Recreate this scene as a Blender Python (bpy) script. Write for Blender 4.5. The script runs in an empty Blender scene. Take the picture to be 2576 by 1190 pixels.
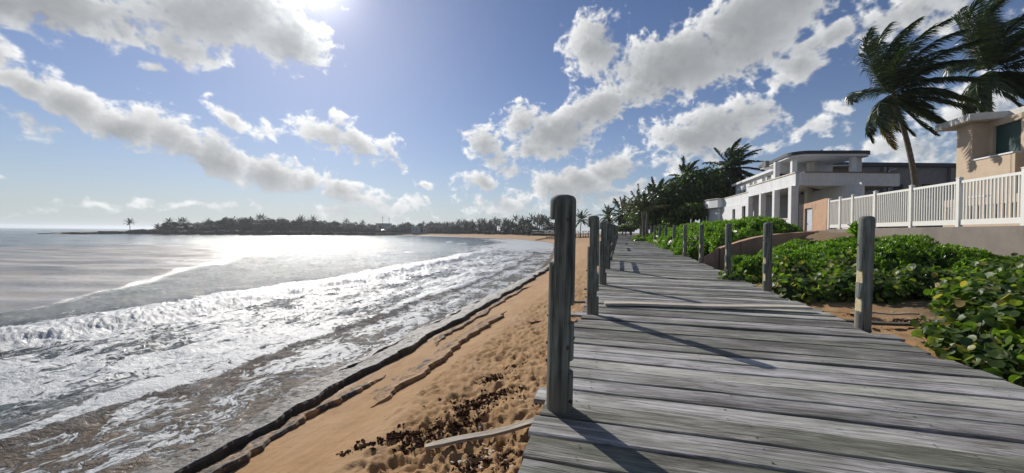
import bpy, math, random
import numpy as np
from mathutils import Vector, Matrix, Euler
R = math.radians
rnd = random.Random(7)
rng = np.random.default_rng(11)
scene = bpy.context.scene
COL = scene.collection

# ------------------------------------------------------------------ camera
EYE = 1.5                                   # eye height over the boardwalk planks
cam_data = bpy.data.cameras.new('camera')
cam = bpy.data.objects.new('camera', cam_data); COL.objects.link(cam)
cam_data.sensor_width = 36.0
cam_data.lens = 36.0*968/2576
cam_data.clip_start = 0.05
cam_data.clip_end = 40000
cam.location = (0, 0, EYE)
cam.rotation_euler = (Matrix.Rotation(R(90-0.64), 3, 'X') @ Matrix.Rotation(R(0.55), 3, 'Z')).to_euler()
scene.camera = cam

# ------------------------------------------------------------------ sun and exposure
SUN_AZ, SUN_EL = -27.3, 30.3                # degrees clockwise from +Y, and above the horizon
sun_dir = Vector((math.sin(R(SUN_AZ))*math.cos(R(SUN_EL)), math.cos(R(SUN_AZ))*math.cos(R(SUN_EL)), math.sin(R(SUN_EL))))
sun_data = bpy.data.lights.new('sun', 'SUN')
sun_data.energy = 4.8; sun_data.angle = R(0.55); sun_data.color = (1.0, 0.94, 0.86)
sun = bpy.data.objects.new('sun', sun_data); COL.objects.link(sun)
sun.rotation_euler = (-sun_dir).to_track_quat('-Z', 'Y').to_euler()
sun.location = (-40, 60, 60)
scene.view_settings.view_transform = 'Standard'
scene.view_settings.look = 'None'
scene.view_settings.exposure = 0.0
scene.view_settings.gamma = 1.0
scene.view_settings.use_curve_mapping = False
scene.render.engine = 'CYCLES'
scene.cycles.use_denoising = True
scene.cycles.max_bounces = 6
scene.cycles.diffuse_bounces = 2
scene.cycles.glossy_bounces = 2
scene.cycles.transmission_bounces = 3
scene.cycles.transparent_max_bounces = 4
scene.cycles.volume_bounces = 0
scene.cycles.caustics_reflective = False
scene.cycles.caustics_refractive = False
scene.cycles.sample_clamp_indirect = 4.0

# ------------------------------------------------------------------ node helper
class NT:
    def __init__(s, tree): s.t = tree; s.n = tree.nodes; s.l = tree.links
    def add(s, kind, **kw):
        nd = s.n.new(kind)
        for k, v in kw.items(): setattr(nd, k, v)
        return nd
    def put(s, sock, v):
        if v is None: return
        if isinstance(v, bpy.types.NodeSocket): s.l.new(v, sock)
        else:
            if hasattr(sock, 'default_value'):
                dv = sock.default_value
                if hasattr(dv, '__len__') and len(dv) == 4 and hasattr(v, '__len__') and len(v) == 3: v = (*v, 1)
                if hasattr(dv, '__len__') and not hasattr(v, '__len__'): v = [v]*len(dv)
                sock.default_value = v
    def m(s, op, a, b=None, c=None, clamp=False):
        nd = s.add('ShaderNodeMath', operation=op, use_clamp=clamp)
        for i, v in enumerate((a, b, c)): s.put(nd.inputs[i], v)
        return nd.outputs[0]
    def v(s, op, a, b=None, c=None, scale=None):
        nd = s.add('ShaderNodeVectorMath', operation=op)
        s.put(nd.inputs[0], a)
        if b is not None: s.put(nd.inputs[1], b)
        if c is not None: s.put(nd.inputs[2], c)
        if scale is not None: s.put(nd.inputs['Scale'], scale)
        return nd.outputs['Value'] if op in ('LENGTH', 'DOT_PRODUCT', 'DISTANCE') else nd.outputs['Vector']
    def mapr(s, x, a, b, c=0.0, d=1.0, smooth=False):
        nd = s.add('ShaderNodeMapRange', interpolation_type='SMOOTHSTEP' if smooth else 'LINEAR')
        for i, q in enumerate((x, a, b, c, d)): s.put(nd.inputs[i], q)
        return nd.outputs[0]
    def noise(s, vec, scale, detail=4, rough=.55, dist=0.0, dims='3D', lac=2.0, color=False):
        nd = s.add('ShaderNodeTexNoise', noise_dimensions=dims)
        s.put(nd.inputs['Vector'], vec); s.put(nd.inputs['Scale'], scale); s.put(nd.inputs['Detail'], detail)
        s.put(nd.inputs['Roughness'], rough); s.put(nd.inputs['Distortion'], dist); s.put(nd.inputs['Lacunarity'], lac)
        return nd.outputs['Color' if color else 'Fac']
    def mapping(s, vec, loc=(0,0,0), rot=(0,0,0), scale=(1,1,1), kind='POINT'):
        nd = s.add('ShaderNodeMapping', vector_type=kind)
        s.put(nd.inputs['Vector'], vec); s.put(nd.inputs['Location'], loc); s.put(nd.inputs['Rotation'], rot); s.put(nd.inputs['Scale'], scale)
        return nd.outputs[0]
    def mix(s, f, a, b, mode='MIX'):
        nd = s.add('ShaderNodeMix', data_type='RGBA', blend_type=mode, clamp_factor=True)
        s.put(nd.inputs[0], f); s.put(nd.inputs[6], a); s.put(nd.inputs[7], b)
        return nd.outputs[2]
    def ramp(s, f, stops, interp='LINEAR'):
        nd = s.add('ShaderNodeValToRGB'); cr = nd.color_ramp; cr.interpolation = interp
        while len(cr.elements) < len(stops): cr.elements.new(0.5)
        for e, (p, c) in zip(cr.elements, stops):
            e.position = p; e.color = (*c, 1) if len(c) == 3 else c
        s.put(nd.inputs[0], f)
        return nd.outputs[0]
    def sep(s, vec):
        nd = s.add('ShaderNodeSeparateXYZ'); s.put(nd.inputs[0], vec); return nd.outputs
    def comb(s, x, y, z):
        nd = s.add('ShaderNodeCombineXYZ')
        for i, q in enumerate((x, y, z)): s.put(nd.inputs[i], q)
        return nd.outputs[0]

# ------------------------------------------------------------------ sky with cumulus clouds
# every cloud: azimuth, elevation, half width, half height (degrees), tilt, strength
CLOUDS = [(-49.6,20.7,6.9,2.8,3,1.1),(-52.6,19.6,2.7,1.5,10,1),(-44.7,19.7,2.7,1.5,6,0.8),(-37.0,24.4,9.3,4.3,11,1.2),(-30.5,23.0,4.8,3.0,-3,1.1),(-40.7,19.4,2.6,1.4,-8,0.8),(-43.0,17.0,0.9,0.5,15,0.5),(-53.7,14.4,2.3,1.7,-22,1),(-51.7,13.2,2.8,1.6,-27,1.1),(-48.6,12.0,3.4,1.8,-23,1.1),(-45.6,10.8,3.5,1.8,-14,1.1),(-42.5,10.8,3.2,2.1,-23,1),(-40.2,9.4,2.8,1.6,-24,0.9),(-37.0,8.3,4.2,2.1,-21,1.1),(-32.2,7.0,4.7,2.0,-13,1.1),(-28.2,6.4,2.8,1.8,-7,0.8),(-23.9,5.4,4.5,1.9,-17,0.8),(-18.7,3.4,5.4,1.4,-11,0.45),(-35.8,13.0,2.4,1.4,-27,0.7),(-31.7,12.3,1.1,0.9,8,0.5),(-25.4,13.2,4.1,2.2,-4,0.9),(-21.9,11.9,3.0,1.7,-27,0.8),(-18.5,11.4,1.6,1.6,-48,0.5),(-17.4,9.8,1.5,0.5,-49,0.35),(11.5,24.9,3.9,3.8,13,0.95),(22.7,22.1,8.1,4.0,1,1.25),(31.1,24.6,7.6,4.4,12,1.3),(35.5,26.3,4.3,2.4,4,1.1),(18.7,19.7,4.6,2.4,3,0.9),(12.1,17.4,5.8,3.1,26,1.1),(7.6,14.9,6.8,3.0,17,1.1),(1.1,16.0,2.8,2.5,0,0.8),(3.2,11.9,5.0,1.6,4,0.8),(-4.3,13.0,2.7,2.7,-8,0.85),(-2.9,10.4,2.1,1.0,-18,0.45),(0.0,8.9,2.5,1.0,-7,0.5),(-5.0,7.3,3.1,1.2,1,0.8),(8.3,7.2,7.4,2.4,7,1),(13.9,9.5,4.4,2.3,10,1),(26.0,13.2,6.0,3.0,3,1.1),(30.8,14.8,3.3,2.5,14,0.9),(20.8,13.2,3.1,1.6,-4,0.4),(36.4,19.6,3.1,1.9,42,0.95),(39.5,21.9,2.4,1.5,40,0.95),(-12.2,7.0,1.7,0.5,2,0.6),(-14.4,4.7,2.2,0.8,-3,0.4),(-1.1,3.8,6.5,1.8,1,0.5),(22.9,9.3,3.0,1.2,-3,0.4),(18.4,6.8,2.4,1.0,-2,0.45),(41.9,20.8,0.9,0.8,21,0.35),(48.4,20.5,3.0,1.3,-7,0.5),(39.8,14.4,1.7,0.9,14,0.45),(37.3,12.6,2.2,1.0,3,0.35),(47.0,6.6,3.2,1.6,-6,0.4),(-40.2,2.7,5.8,0.5,3,0.3),(-48.3,2.1,3.2,0.4,3,0.25),(-20.8,2.0,7.4,0.8,1,0.35),(12.3,5.0,11.0,1.5,-1,0.4),(-51.7,9.7,1.4,0.7,-19,0.25),(-53.1,4.0,0.6,0.3,6,0.4)]
CLOUDS += [(45.5, 22.5, 4.5, 2.6, 20, .75), (50.5, 24, 4, 2.5, 10, .8), (44, 9, 4, 1.6, 10, .55), (50, 12, 4, 2, 0, .6), (34, 10.5, 1.6, .8, 0, .4)]
_r = random.Random(5)
for k in range(16):                         # the same weather goes on round the rest of the sky
    az = 62 + k*15 + _r.uniform(-5, 5)
    if az > 180: az -= 360
    el = _r.uniform(6, 48); s_ = 1 + el/30
    CLOUDS.append((az, el, _r.uniform(4, 9)*s_, _r.uniform(1.6, 3)*s_, _r.uniform(-20, 20), _r.uniform(.8, 1.1)))
DUST, OZONE, CLOUD_GAIN, SKY = .25, 3.0, 1.4, .07

def perlin(x, y, period=None, seed=0):
    """gradient noise on arrays, about -1..1; period wraps x"""
    xi = np.floor(x).astype(np.int64); yi = np.floor(y).astype(np.int64)
    xf = (x-xi).astype(np.float32); yf = (y-yi).astype(np.float32)
    u = xf*xf*xf*(xf*(xf*6-15)+10); v = yf*yf*yf*(yf*(yf*6-15)+10)
    def g(ix, iy, fx, fy):
        if period: ix = ix % period
        h = (ix*374761393 + iy*668265263 + seed*974711) & 0xffffffff
        h = ((h ^ (h >> 13))*1274126177) & 0xffffffff
        h = (h ^ (h >> 16)) & 0xffff
        a = h.astype(np.float32)*(2*math.pi/65536)
        return np.cos(a)*fx + np.sin(a)*fy
    n00 = g(xi, yi, xf, yf); n10 = g(xi+1, yi, xf-1, yf); n01 = g(xi, yi+1, xf, yf-1); n11 = g(xi+1, yi+1, xf-1, yf-1)
    return ((n00*(1-u)+n10*u)*(1-v) + (n01*(1-u)+n11*u)*v)*1.5
def fbm(x, y, octaves=5, gain=.5, seed=0, period=None):
    r = np.zeros(np.broadcast(x, y).shape, np.float32); a = 1.0; f = 1
    for o in range(octaves):
        r += a*perlin(x*f, y*f, period*f if period else None, seed+o*17); a *= gain; f *= 2
    return r
def billow(x, y, octaves=5, gain=.5, seed=0, period=None):
    r = np.zeros(np.broadcast(x, y).shape, np.float32); a = 1.0; f = 1
    for o in range(octaves):
        r += a*(np.abs(perlin(x*f, y*f, period*f if period else None, seed+o*13))*2-.5); a *= gain; f *= 2
    return r
def sstep(a, b, x):
    t = np.clip((x-a)/(b-a), 0, 1); return t*t*(3-2*t)

SKW, SKH, ELMAX = 4320, 840, 70.0           # cloud cover computed as azimuth x elevation, 1/12 degree steps
def make_clouds():
    az = (np.arange(SKW)+.5)/SKW*360-180; el = (np.arange(SKH)+.5)/SKH*ELMAX
    A, E = np.meshgrid(az.astype(np.float32), el.astype(np.float32))
    k = 1/3.6                                # base cell 3.6 degrees
    wx = fbm(A*k*.5+3, E*k*.6, 3, .5, 5, 50); wy = fbm(A*k*.5+9, E*k*.6+20, 3, .5, 9, 50)
    A1 = A+wx*1.1; E1 = E+wy*.7
    F = np.full(A.shape, -2, np.float32)
    for (a, e, rx, ry, rot, w) in CLOUDS:
        m = 3.2*max(rx, ry)
        i0, i1 = np.searchsorted(el, (e-m, e+m)); j0, j1 = np.searchsorted(az, (a-m, a+m))
        if i1 <= i0 or j1 <= j0: continue
        X = A1[i0:i1, j0:j1]-a; Y = E1[i0:i1, j0:j1]-e
        c, s_ = math.cos(R(rot)), math.sin(R(rot))
        q = np.sqrt(((X*c+Y*s_)/(rx*1.12))**2 + ((-X*s_+Y*c)/(ry*1.2))**2)
        F[i0:i1, j0:j1] = np.maximum(F[i0:i1, j0:j1], (1-q)*w)
    b = billow(A1*k*.9, E1*k*1.15, 6, .56, 31, 90)
    n = fbm(A*k*2, E*k*2.4, 5, .6, 71, 200)
    scale = np.clip(.35+E/18, .35, 1.1)
    D = F*1.0 - b*.26 + n*.26*scale**.5 + .03
    alpha = sstep(-.05, .42, D)
    T = np.clip(D, 0, None)
    # march towards the sun through the cover
    tx = (SUN_AZ-A); ty = (SUN_EL+6-E)*1.1; L = np.sqrt(tx*tx+ty*ty)+1e-3; tx /= L; ty /= L
    ii, jj = np.meshgrid(np.arange(SKH), np.arange(SKW), indexing='ij')
    od = np.zeros_like(D)
    for st, wgt in ((.25, .6), (.6, .8), (1.2, 1.2), (2.2, 1.6), (3.6, 1.6)):
        y2 = np.clip(ii+(ty*st*12).astype(int), 0, SKH-1); x2 = (jj+(tx*st*12).astype(int)) % SKW
        od += np.minimum(T[y2, x2], .9)*wgt
    light = np.exp(-od*.5)
    thick = sstep(.25, 1.1, T)
    tex = .5+.5*np.clip(-b*.9+n*.5, -1, 1)
    lum = 3.1 + 5.4*light*(1-.3*thick) + 1.9*(1-thick)*tex + .6*tex
    ang = np.hypot(A-SUN_AZ, E-SUN_EL)
    lum *= 1+.5*np.exp(-(ang/16)**2)
    lum += 9*np.exp(-(ang/3.2)**2)*(1-.75*thick)
    alpha *= np.clip(.45+E/8, .45, 1)*sstep(-.2, 1.0, E)
    alpha *= 1-sstep(58, 68, E)
    warm = np.clip(light, 0, 1)
    px = np.empty((SKH, SKW, 4), np.float32)
    px[..., 0] = lum*(.93+.07*warm); px[..., 1] = lum*(.97+.03*warm); px[..., 2] = lum*(1.02-.02*warm); px[..., 3] = alpha
    img = bpy.data.images.new('cloud_cover', SKW, SKH, alpha=True, float_buffer=True)
    img.colorspace_settings.name = 'Non-Color'; img.alpha_mode = 'CHANNEL_PACKED'
    img.pixels.foreach_set(px.ravel()); img.update(); img.pack()
    return img

world = bpy.data.worlds.new('World'); scene.world = world; world.use_nodes = True
W = NT(world.node_tree); W.n.clear()
tc = W.add('ShaderNodeTexCoord'); Gd = tc.outputs['Generated']
dx, dy, dz = W.sep(Gd)
az = W.m('MULTIPLY_ADD', W.m('ARCTAN2', dx, dy), 1/(2*math.pi), .5)
hor = W.m('SQRT', W.m('ADD', W.m('MULTIPLY', dx, dx), W.m('MULTIPLY', dy, dy)))
el = W.m('MULTIPLY', W.m('ARCTAN2', dz, hor), 57.29578/ELMAX)
im = W.add('ShaderNodeTexImage', interpolation='Linear', extension='EXTEND'); im.image = make_clouds()
W.put(im.inputs[0], W.comb(az, el, 0))
sky = W.add('ShaderNodeTexSky', sky_type='NISHITA', sun_disc=False, sun_elevation=R(SUN_EL), sun_rotation=R(SUN_AZ), altitude=0, air_density=1.0, dust_density=DUST, ozone_density=OZONE)
haze = W.m('MULTIPLY', W.m('POWER', 2.718, W.m('MULTIPLY', W.m('ABSOLUTE', el), -ELMAX/6.5)), .92)
skyc = W.mix(haze, W.v('MULTIPLY', sky.outputs[0], (.93, .93, 1.08)), (6.6, 7.7, 8.3))    # sea haze low over the horizon
sd = W.m('MAXIMUM', W.v('DOT_PRODUCT', Gd, tuple(sun_dir)), 0)
skyc = W.v('ADD', skyc, W.v('SCALE', (1.0, .97, .92), scale=W.m('ADD', W.m('MULTIPLY', W.m('POWER', sd, 22), 1.3), W.m('MULTIPLY', W.m('POWER', sd, 420), 12.0))))   # bright aureole round the sun
final = W.mix(im.outputs['Alpha'], skyc, W.v('SCALE', im.outputs['Color'], scale=CLOUD_GAIN))
bg = W.add('ShaderNodeBackground'); W.put(bg.inputs[0], final); bg.inputs[1].default_value = SKY
wo = W.add('ShaderNodeOutputWorld'); W.l.new(bg.outputs[0], wo.inputs[0])
world.cycles.sampling_method = 'MANUAL'; world.cycles.sample_map_resolution = 512

# ================================================================== helpers for meshes and tags
def tag(o, label=None, cat=None, group=None, kind=None):
    if label: o['label'] = label
    if cat: o['category'] = cat
    if group: o['group'] = group
    if kind: o['kind'] = kind
    return o
def link(o, parent=None):
    COL.objects.link(o)
    if parent is not None: o.parent = parent
    return o
def empty(name, loc=(0, 0, 0), rz=0, parent=None):
    o = bpy.data.objects.new(name, None); o.location = loc; o.rotation_euler = (0, 0, rz); o.empty_display_size = .2
    return link(o, parent)
def mesh_np(name, verts, faces, mats, smooth=False, midx=None):
    """verts (n,3); faces: list of (k, m) integer arrays, one per polygon size"""
    me = bpy.data.meshes.new(name)
    verts = np.asarray(verts, np.float32)
    if isinstance(faces, np.ndarray): faces = [faces]
    faces = [f for f in faces if len(f)]
    me.vertices.add(len(verts)); me.vertices.foreach_set('co', verts.ravel())
    nl = sum(f.size for f in faces); nf = sum(len(f) for f in faces)
    me.loops.add(nl); me.polygons.add(nf)
    me.loops.foreach_set('vertex_index', np.concatenate([f.ravel() for f in faces]).astype(np.int32))
    st = np.concatenate([np.full(len(f), f.shape[1]) for f in faces]); st = np.concatenate([[0], np.cumsum(st)[:-1]])
    me.polygons.foreach_set('loop_start', st.astype(np.int32))
    if midx is not None: me.polygons.foreach_set('material_index', np.asarray(midx, np.int32))
    me.polygons.foreach_set('use_smooth', np.full(nf, bool(smooth)))
    for m in (mats if isinstance(mats, (list, tuple)) else [mats]): me.materials.append(m)
    me.update(calc_edges=True)
    return me
def attr(me, name, vals):
    a = me.attributes.new(name, 'FLOAT', 'POINT'); a.data.foreach_set('value', np.asarray(vals, np.float32).ravel())
def obj(name, me, parent=None, loc=(0, 0, 0), rot=(0, 0, 0), scale=(1, 1, 1)):
    o = bpy.data.objects.new(name, me); o.location = loc; o.rotation_euler = rot; o.scale = scale
    return link(o, parent)
class MB:
    """collects plain shapes into one mesh"""
    def __init__(s): s.v = []; s.f = []
    def add(s, vs, fs):
        b = len(s.v); s.v += [tuple(v) for v in vs]; s.f += [tuple(i+b for i in f) for f in fs]
    def seg(s, p0, p1, th, z0, z1, side=0.0):
        """upright board standing on the plan line p0-p1; side shifts it to the right of the line"""
        a = Vector((p0[0], p0[1])); b = Vector((p1[0], p1[1])); d = (b-a).normalized(); n = Vector((d.y, -d.x))
        o0 = n*(side-th/2); o1 = n*(side+th/2)
        q = [a+o0, b+o0, b+o1, a+o1]
        z0s = z0 if isinstance(z0, tuple) else (z0, z0); z1s = z1 if isinstance(z1, tuple) else (z1, z1)
        zz0 = (z0s[0], z0s[1], z0s[1], z0s[0]); zz1 = (z1s[0], z1s[1], z1s[1], z1s[0])
        vs = [(p.x, p.y, z) for p, z in zip(q, zz0)] + [(p.x, p.y, z) for p, z in zip(q, zz1)]
        s.add(vs, [(0, 3, 2, 1), (4, 5, 6, 7), (0, 1, 5, 4), (1, 2, 6, 5), (2, 3, 7, 6), (3, 0, 4, 7)])
    def box(s, c, size, rz=0.0):
        x, y, z = (q/2 for q in size); co, si = math.cos(rz), math.sin(rz)
        vs = [(c[0]+a*x*co-b*y*si, c[1]+a*x*si+b*y*co, c[2]+e*z) for e in (-1, 1) for a, b in ((-1, -1), (1, -1), (1, 1), (-1, 1))]
        s.add(vs, [(0, 3, 2, 1), (4, 5, 6, 7), (0, 1, 5, 4), (1, 2, 6, 5), (2, 3, 7, 6), (3, 0, 4, 7)])
    def prism(s, poly, z0, z1):
        n = len(poly)
        area = sum(poly[i][0]*poly[(i+1) % n][1]-poly[(i+1) % n][0]*poly[i][1] for i in range(n))
        if area < 0: poly = poly[::-1]
        s.add([(p[0], p[1], z0) for p in poly]+[(p[0], p[1], z1) for p in poly],
              [tuple(range(n-1, -1, -1)), tuple(range(n, 2*n))]+[(i, (i+1) % n, n+(i+1) % n, n+i) for i in range(n)])
    def tube(s, pts, rad, k=8, cap=True):
        pts = [Vector(p) for p in pts]; rad = rad if hasattr(rad, '__len__') else [rad]*len(pts)
        b = len(s.v); u = None
        for i, p in enumerate(pts):
            t = (pts[min(i+1, len(pts)-1)]-pts[max(i-1, 0)]).normalized()
            if u is None: u = t.orthogonal().normalized()
            u = (u-t*u.dot(t)).normalized(); w = t.cross(u)
            for j in range(k):
                a = 2*math.pi*j/k; s.v.append(tuple(p+(u*math.cos(a)+w*math.sin(a))*rad[i]))
        for i in range(len(pts)-1):
            for j in range(k): s.f.append((b+i*k+j, b+i*k+(j+1) % k, b+(i+1)*k+(j+1) % k, b+(i+1)*k+j))
        if cap: s.f.append(tuple(b+j for j in range(k-1, -1, -1))); s.f.append(tuple(b+(len(pts)-1)*k+j for j in range(k)))
    def mesh(s, name, mats, smooth=False, bevel=0):
        me = bpy.data.meshes.new(name); me.from_pydata(s.v, [], s.f)
        for m in (mats if isinstance(mats, (list, tuple)) else [mats]): me.materials.append(m)
        if smooth: me.polygons.foreach_set('use_smooth', [True]*len(me.polygons))
        me.update(); return me
    def build(s, name, mats, parent=None, smooth=False, bevel=0, **kw):
        o = obj(name, s.mesh(name, mats, smooth), parent, **kw)
        if bevel:
            md = o.modifiers.new('bevel', 'BEVEL'); md.width = bevel; md.segments = 2; md.limit_method = 'ANGLE'
        return o

# ================================================================== materials
def mat(name, **kw):
    m = bpy.data.materials.new(name); m.use_nodes = True
    N = NT(m.node_tree); N.n.clear()
    b = N.add('ShaderNodeBsdfPrincipled'); o = N.add('ShaderNodeOutputMaterial'); N.l.new(b.outputs[0], o.inputs[0])
    for k, v in kw.items(): N.put(b.inputs[k], v)
    tcn = N.add('ShaderNodeTexCoord'); geo = N.add('ShaderNodeNewGeometry')
    return m, N, b, tcn.outputs['Object'], geo.outputs['Position']
def bump(N, b, h, strength=.4, dist=.02, prev=None):
    n = N.add('ShaderNodeBump'); n.inputs['Strength'].default_value = strength; n.inputs['Distance'].default_value = dist
    N.put(n.inputs['Height'], h)
    if prev is not None: N.l.new(prev, n.inputs['Normal'])
    if b is not None: N.l.new(n.outputs[0], b.inputs['Normal'])
    return n.outputs[0]
def A(N, name):
    n = N.add('ShaderNodeAttribute', attribute_name=name); return n.outputs['Fac']
def rand(N):
    return N.add('ShaderNodeObjectInfo').outputs['Random']

def wood_mat(name, stops, along=(1.0, 30, 30), green=.0, bumps=.5):
    m, N, b, O, P = mat(name, Roughness=.78)
    rn = rand(N)
    off = N.comb(N.m('MULTIPLY', rn, 37.0), N.m('MULTIPLY', rn, 91.0), N.m('MULTIPLY', rn, 53.0))
    Pq = N.v('ADD', O, off)
    wob = N.noise(N.mapping(Pq, scale=(.8, 2.2, 2.2)), 1.6, 2, .5, color=True)
    Pw_ = N.v('ADD', N.mapping(Pq, scale=along), N.v('SCALE', N.v('SUBTRACT', wob, (.5, .5, .5)), scale=2.6))
    g1 = N.noise(Pw_, 1.1, 8, .66)
    fine = N.noise(N.v('ADD', N.mapping(Pq, scale=(4.0, 150, 150)), N.v('SCALE', wob, scale=5.0)), 1.0, 3, .65)
    blot = N.noise(N.mapping(Pq, scale=(.9, 3.5, 3.5)), 1.0, 4, .6)
    crack = N.noise(N.v('ADD', N.mapping(Pq, scale=(1.6, 62, 62)), N.v('SCALE', wob, scale=4.5)), 1.0, 3, .5)
    f = N.m('ADD', N.m('MULTIPLY_ADD', g1, .62, .19), N.m('MULTIPLY', N.m('SUBTRACT', fine, .5), .50))
    f = N.m('ADD', f, N.m('MULTIPLY', N.m('SUBTRACT', blot, .5), .7))
    f = N.m('ADD', f, N.m('MULTIPLY', N.m('SUBTRACT', rn, .5), .22))
    c = N.ramp(f, stops)
    kn = N.add('ShaderNodeTexVoronoi', feature='F1'); N.put(kn.inputs['Vector'], N.mapping(Pq, scale=(1.1, 3.6, .01))); kn.inputs['Scale'].default_value = 1.0
    knot = N.mapr(kn.outputs['Distance'], .045, .14, 1, 0, smooth=True)
    knot = N.m('MULTIPLY', knot, N.mapr(kn.outputs['Color'], .35, .4, 1, 0))
    ck = N.mapr(crack, .30, .36, 1, 0)
    hue = N.m('FRACT', N.m('MULTIPLY', rn, 7.31))
    c = N.mix(.55, c, N.mix(hue, (1.02, .98, 1.10), (1.0, 1.0, .86)), 'MULTIPLY')
    c = N.mix(N.m('MULTIPLY', ck, .8), c, (.025, .022, .02))
    c = N.mix(N.m('MULTIPLY', knot, .65), c, (.09, .065, .045))
    if green:
        gn = N.noise(N.mapping(Pq, scale=(1.2, 5, 5)), .8, 3, .6)
        c = N.mix(N.m('MULTIPLY', N.mapr(gn, .45, .7), green), c, (.15, .18, .11))
    N.put(b.inputs['Base Color'], c)
    N.put(b.inputs['Roughness'], N.mapr(f, .3, .7, .85, .6))
    h = N.m('ADD', N.m('MULTIPLY', g1, .7), N.m('MULTIPLY', fine, .6))
    h = N.m('SUBTRACT', h, N.m('MULTIPLY', ck, .9))
    bump(N, b, h, bumps, .012)
    return m
M = {}
M['deck'] = wood_mat('weathered_deck_wood', [(.29, (.035, .032, .027)), (.43, (.13, .126, .112)), (.54, (.27, .265, .25)), (.69, (.53, .52, .50))], green=.4, bumps=.8)
M['board_pale'] = wood_mat('pale_board_wood', [(.2, (.16, .13, .10)), (.42, (.38, .33, .27)), (.6, (.55, .50, .43)), (.8, (.68, .64, .58))], bumps=.3)
M['fresh'] = wood_mat('notch_wood', [(.2, (.14, .10, .05)), (.45, (.34, .28, .15)), (.65, (.50, .43, .27)), (.8, (.60, .52, .36))], along=(16, 16, .9))
M['joist'] = wood_mat('joist_wood', [(.2, (.03, .026, .02)), (.5, (.09, .078, .062)), (.8, (.15, .13, .11))])

def post_mat():
    m, N, b, O, P = mat('treated_post_wood', Roughness=.8)
    rn = rand(N); off = N.comb(N.m('MULTIPLY', rn, 31.0), N.m('MULTIPLY', rn, 17.0), N.m('MULTIPLY', rn, 23.0))
    Q = N.v('ADD', O, off)
    g1 = N.noise(N.mapping(Q, scale=(22, 22, 1.3)), 1.0, 6, .65)
    fine = N.noise(N.mapping(Q, scale=(120, 120, 3)), 1.0, 3, .6)
    bl = N.noise(Q, 3.2, 4, .6)
    f = N.m('ADD', N.m('MULTIPLY_ADD', g1, 1.1, -.12), N.m('MULTIPLY', bl, .30)); f = N.m('ADD', f, N.m('MULTIPLY', N.m('SUBTRACT', fine, .5), .3))
    f = N.m('ADD', f, N.m('MULTIPLY', N.m('SUBTRACT', rn, .5), .12))
    c = N.ramp(f, [(.36, (.020, .022, .018)), (.49, (.066, .074, .062)), (.60, (.125, .140, .118)), (.78, (.24, .255, .225))])
    zz = N.sep(O)[2]
    foot = N.mapr(N.m('ADD', zz, N.m('MULTIPLY', N.m('SUBTRACT', bl, .5), .35)), .06, .42, 1, 0, smooth=True)
    c = N.mix(N.m('MULTIPLY', foot, .6), c, (.20, .165, .12))
    top = N.mapr(zz, 1.72, 1.80, 0, 1)
    c = N.mix(N.m('MULTIPLY', top, .5), c, (.12, .125, .13))
    ck = N.mapr(N.noise(N.mapping(Q, scale=(19, 19, .55)), 1.0, 2, .5), .29, .345, 1, 0)
    c = N.mix(N.m('MULTIPLY', ck, .75), c, (.02, .02, .018))
    vd = N.add('ShaderNodeTexVoronoi', feature='F1'); N.put(vd.inputs['Vector'], N.mapping(Q, scale=(4.5, 4.5, 3))); vd.inputs['Scale'].default_value = 1.0
    c = N.mix(N.mapr(vd.outputs['Distance'], .05, .085, .85, 0), c, (.03, .026, .02))
    N.put(b.inputs['Base Color'], c)
    bump(N, b, N.m('SUBTRACT', N.m('ADD', g1, N.m('MULTIPLY', fine, .5)), ck), .5, .01)
    return m
M['post'] = post_mat()

def plain(name, col, col2=None, scale=6, rough=.8, bs=.15, bd=.01, stain=0, metal=0, streak=0, dirt=(.12, .10, .08)):
    m, N, b, O, P = mat(name, Roughness=rough, Metallic=metal)
    n = N.noise(P, scale, 5, .6)
    c = N.mix(N.mapr(n, .35, .65), col, col2 or tuple(q*.8 for q in col))
    if stain:
        s2 = N.noise(N.mapping(P, scale=(1, 1, .35)), 1.1, 6, .65)
        c = N.mix(N.m('MULTIPLY', N.mapr(s2, .5, .72, 0, 1, smooth=True), stain), c, dirt)
    if streak:
        s3 = N.noise(N.mapping(P, scale=(5, 5, .25)), 1.0, 4, .6)
        c = N.mix(N.m('MULTIPLY', N.mapr(s3, .52, .75), streak), c, dirt)
    N.put(b.inputs['Base Color'], c)
    bump(N, b, N.noise(P, scale*12, 4, .6), bs, bd)
    return m
M['white'] = plain('white_stucco', (.78, .79, .80), (.70, .71, .72), 3, .85, .25, .01, stain=.25, streak=.3, dirt=(.42, .40, .36))
M['offwhite'] = plain('aged_white_stucco', (.60, .58, .53), (.50, .48, .43), 3, .85, .25, .01, stain=.4, streak=.3, dirt=(.30, .27, .22))
M['coping'] = plain('coping_tile', (.66, .60, .48), (.52, .45, .35), 4, .7, .2, .01, stain=.3)
M['copingbrown'] = plain('brown_coping_tile', (.26, .20, .15), (.18, .14, .11), 5, .8, .2, .01, stain=.4)
M['peach'] = plain('peach_stucco', (.56, .44, .32), (.50, .395, .29), 2.5, .88, .35, .012, stain=.18, dirt=(.45, .32, .22))
M['peachold'] = plain('stained_peach_plaster', (.58, .37, .24), (.50, .32, .21), 2.5, .88, .3, .01, stain=.75, streak=.5, dirt=(.20, .16, .12))
M['concrete'] = plain('grey_retaining_concrete', (.235, .205, .175), (.19, .165, .145), 1.5, .92, .5, .015, stain=.45, dirt=(.12, .105, .09))
M['pinkconcrete'] = plain('pinkish_concrete', (.27, .185, .14), (.22, .155, .12), 2, .92, .4, .012, stain=.55, streak=.3, dirt=(.12, .09, .075))
M['step'] = plain('pale_step_concrete', (.60, .58, .54), None, 3, .9, .3, .01, stain=.35)
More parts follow.
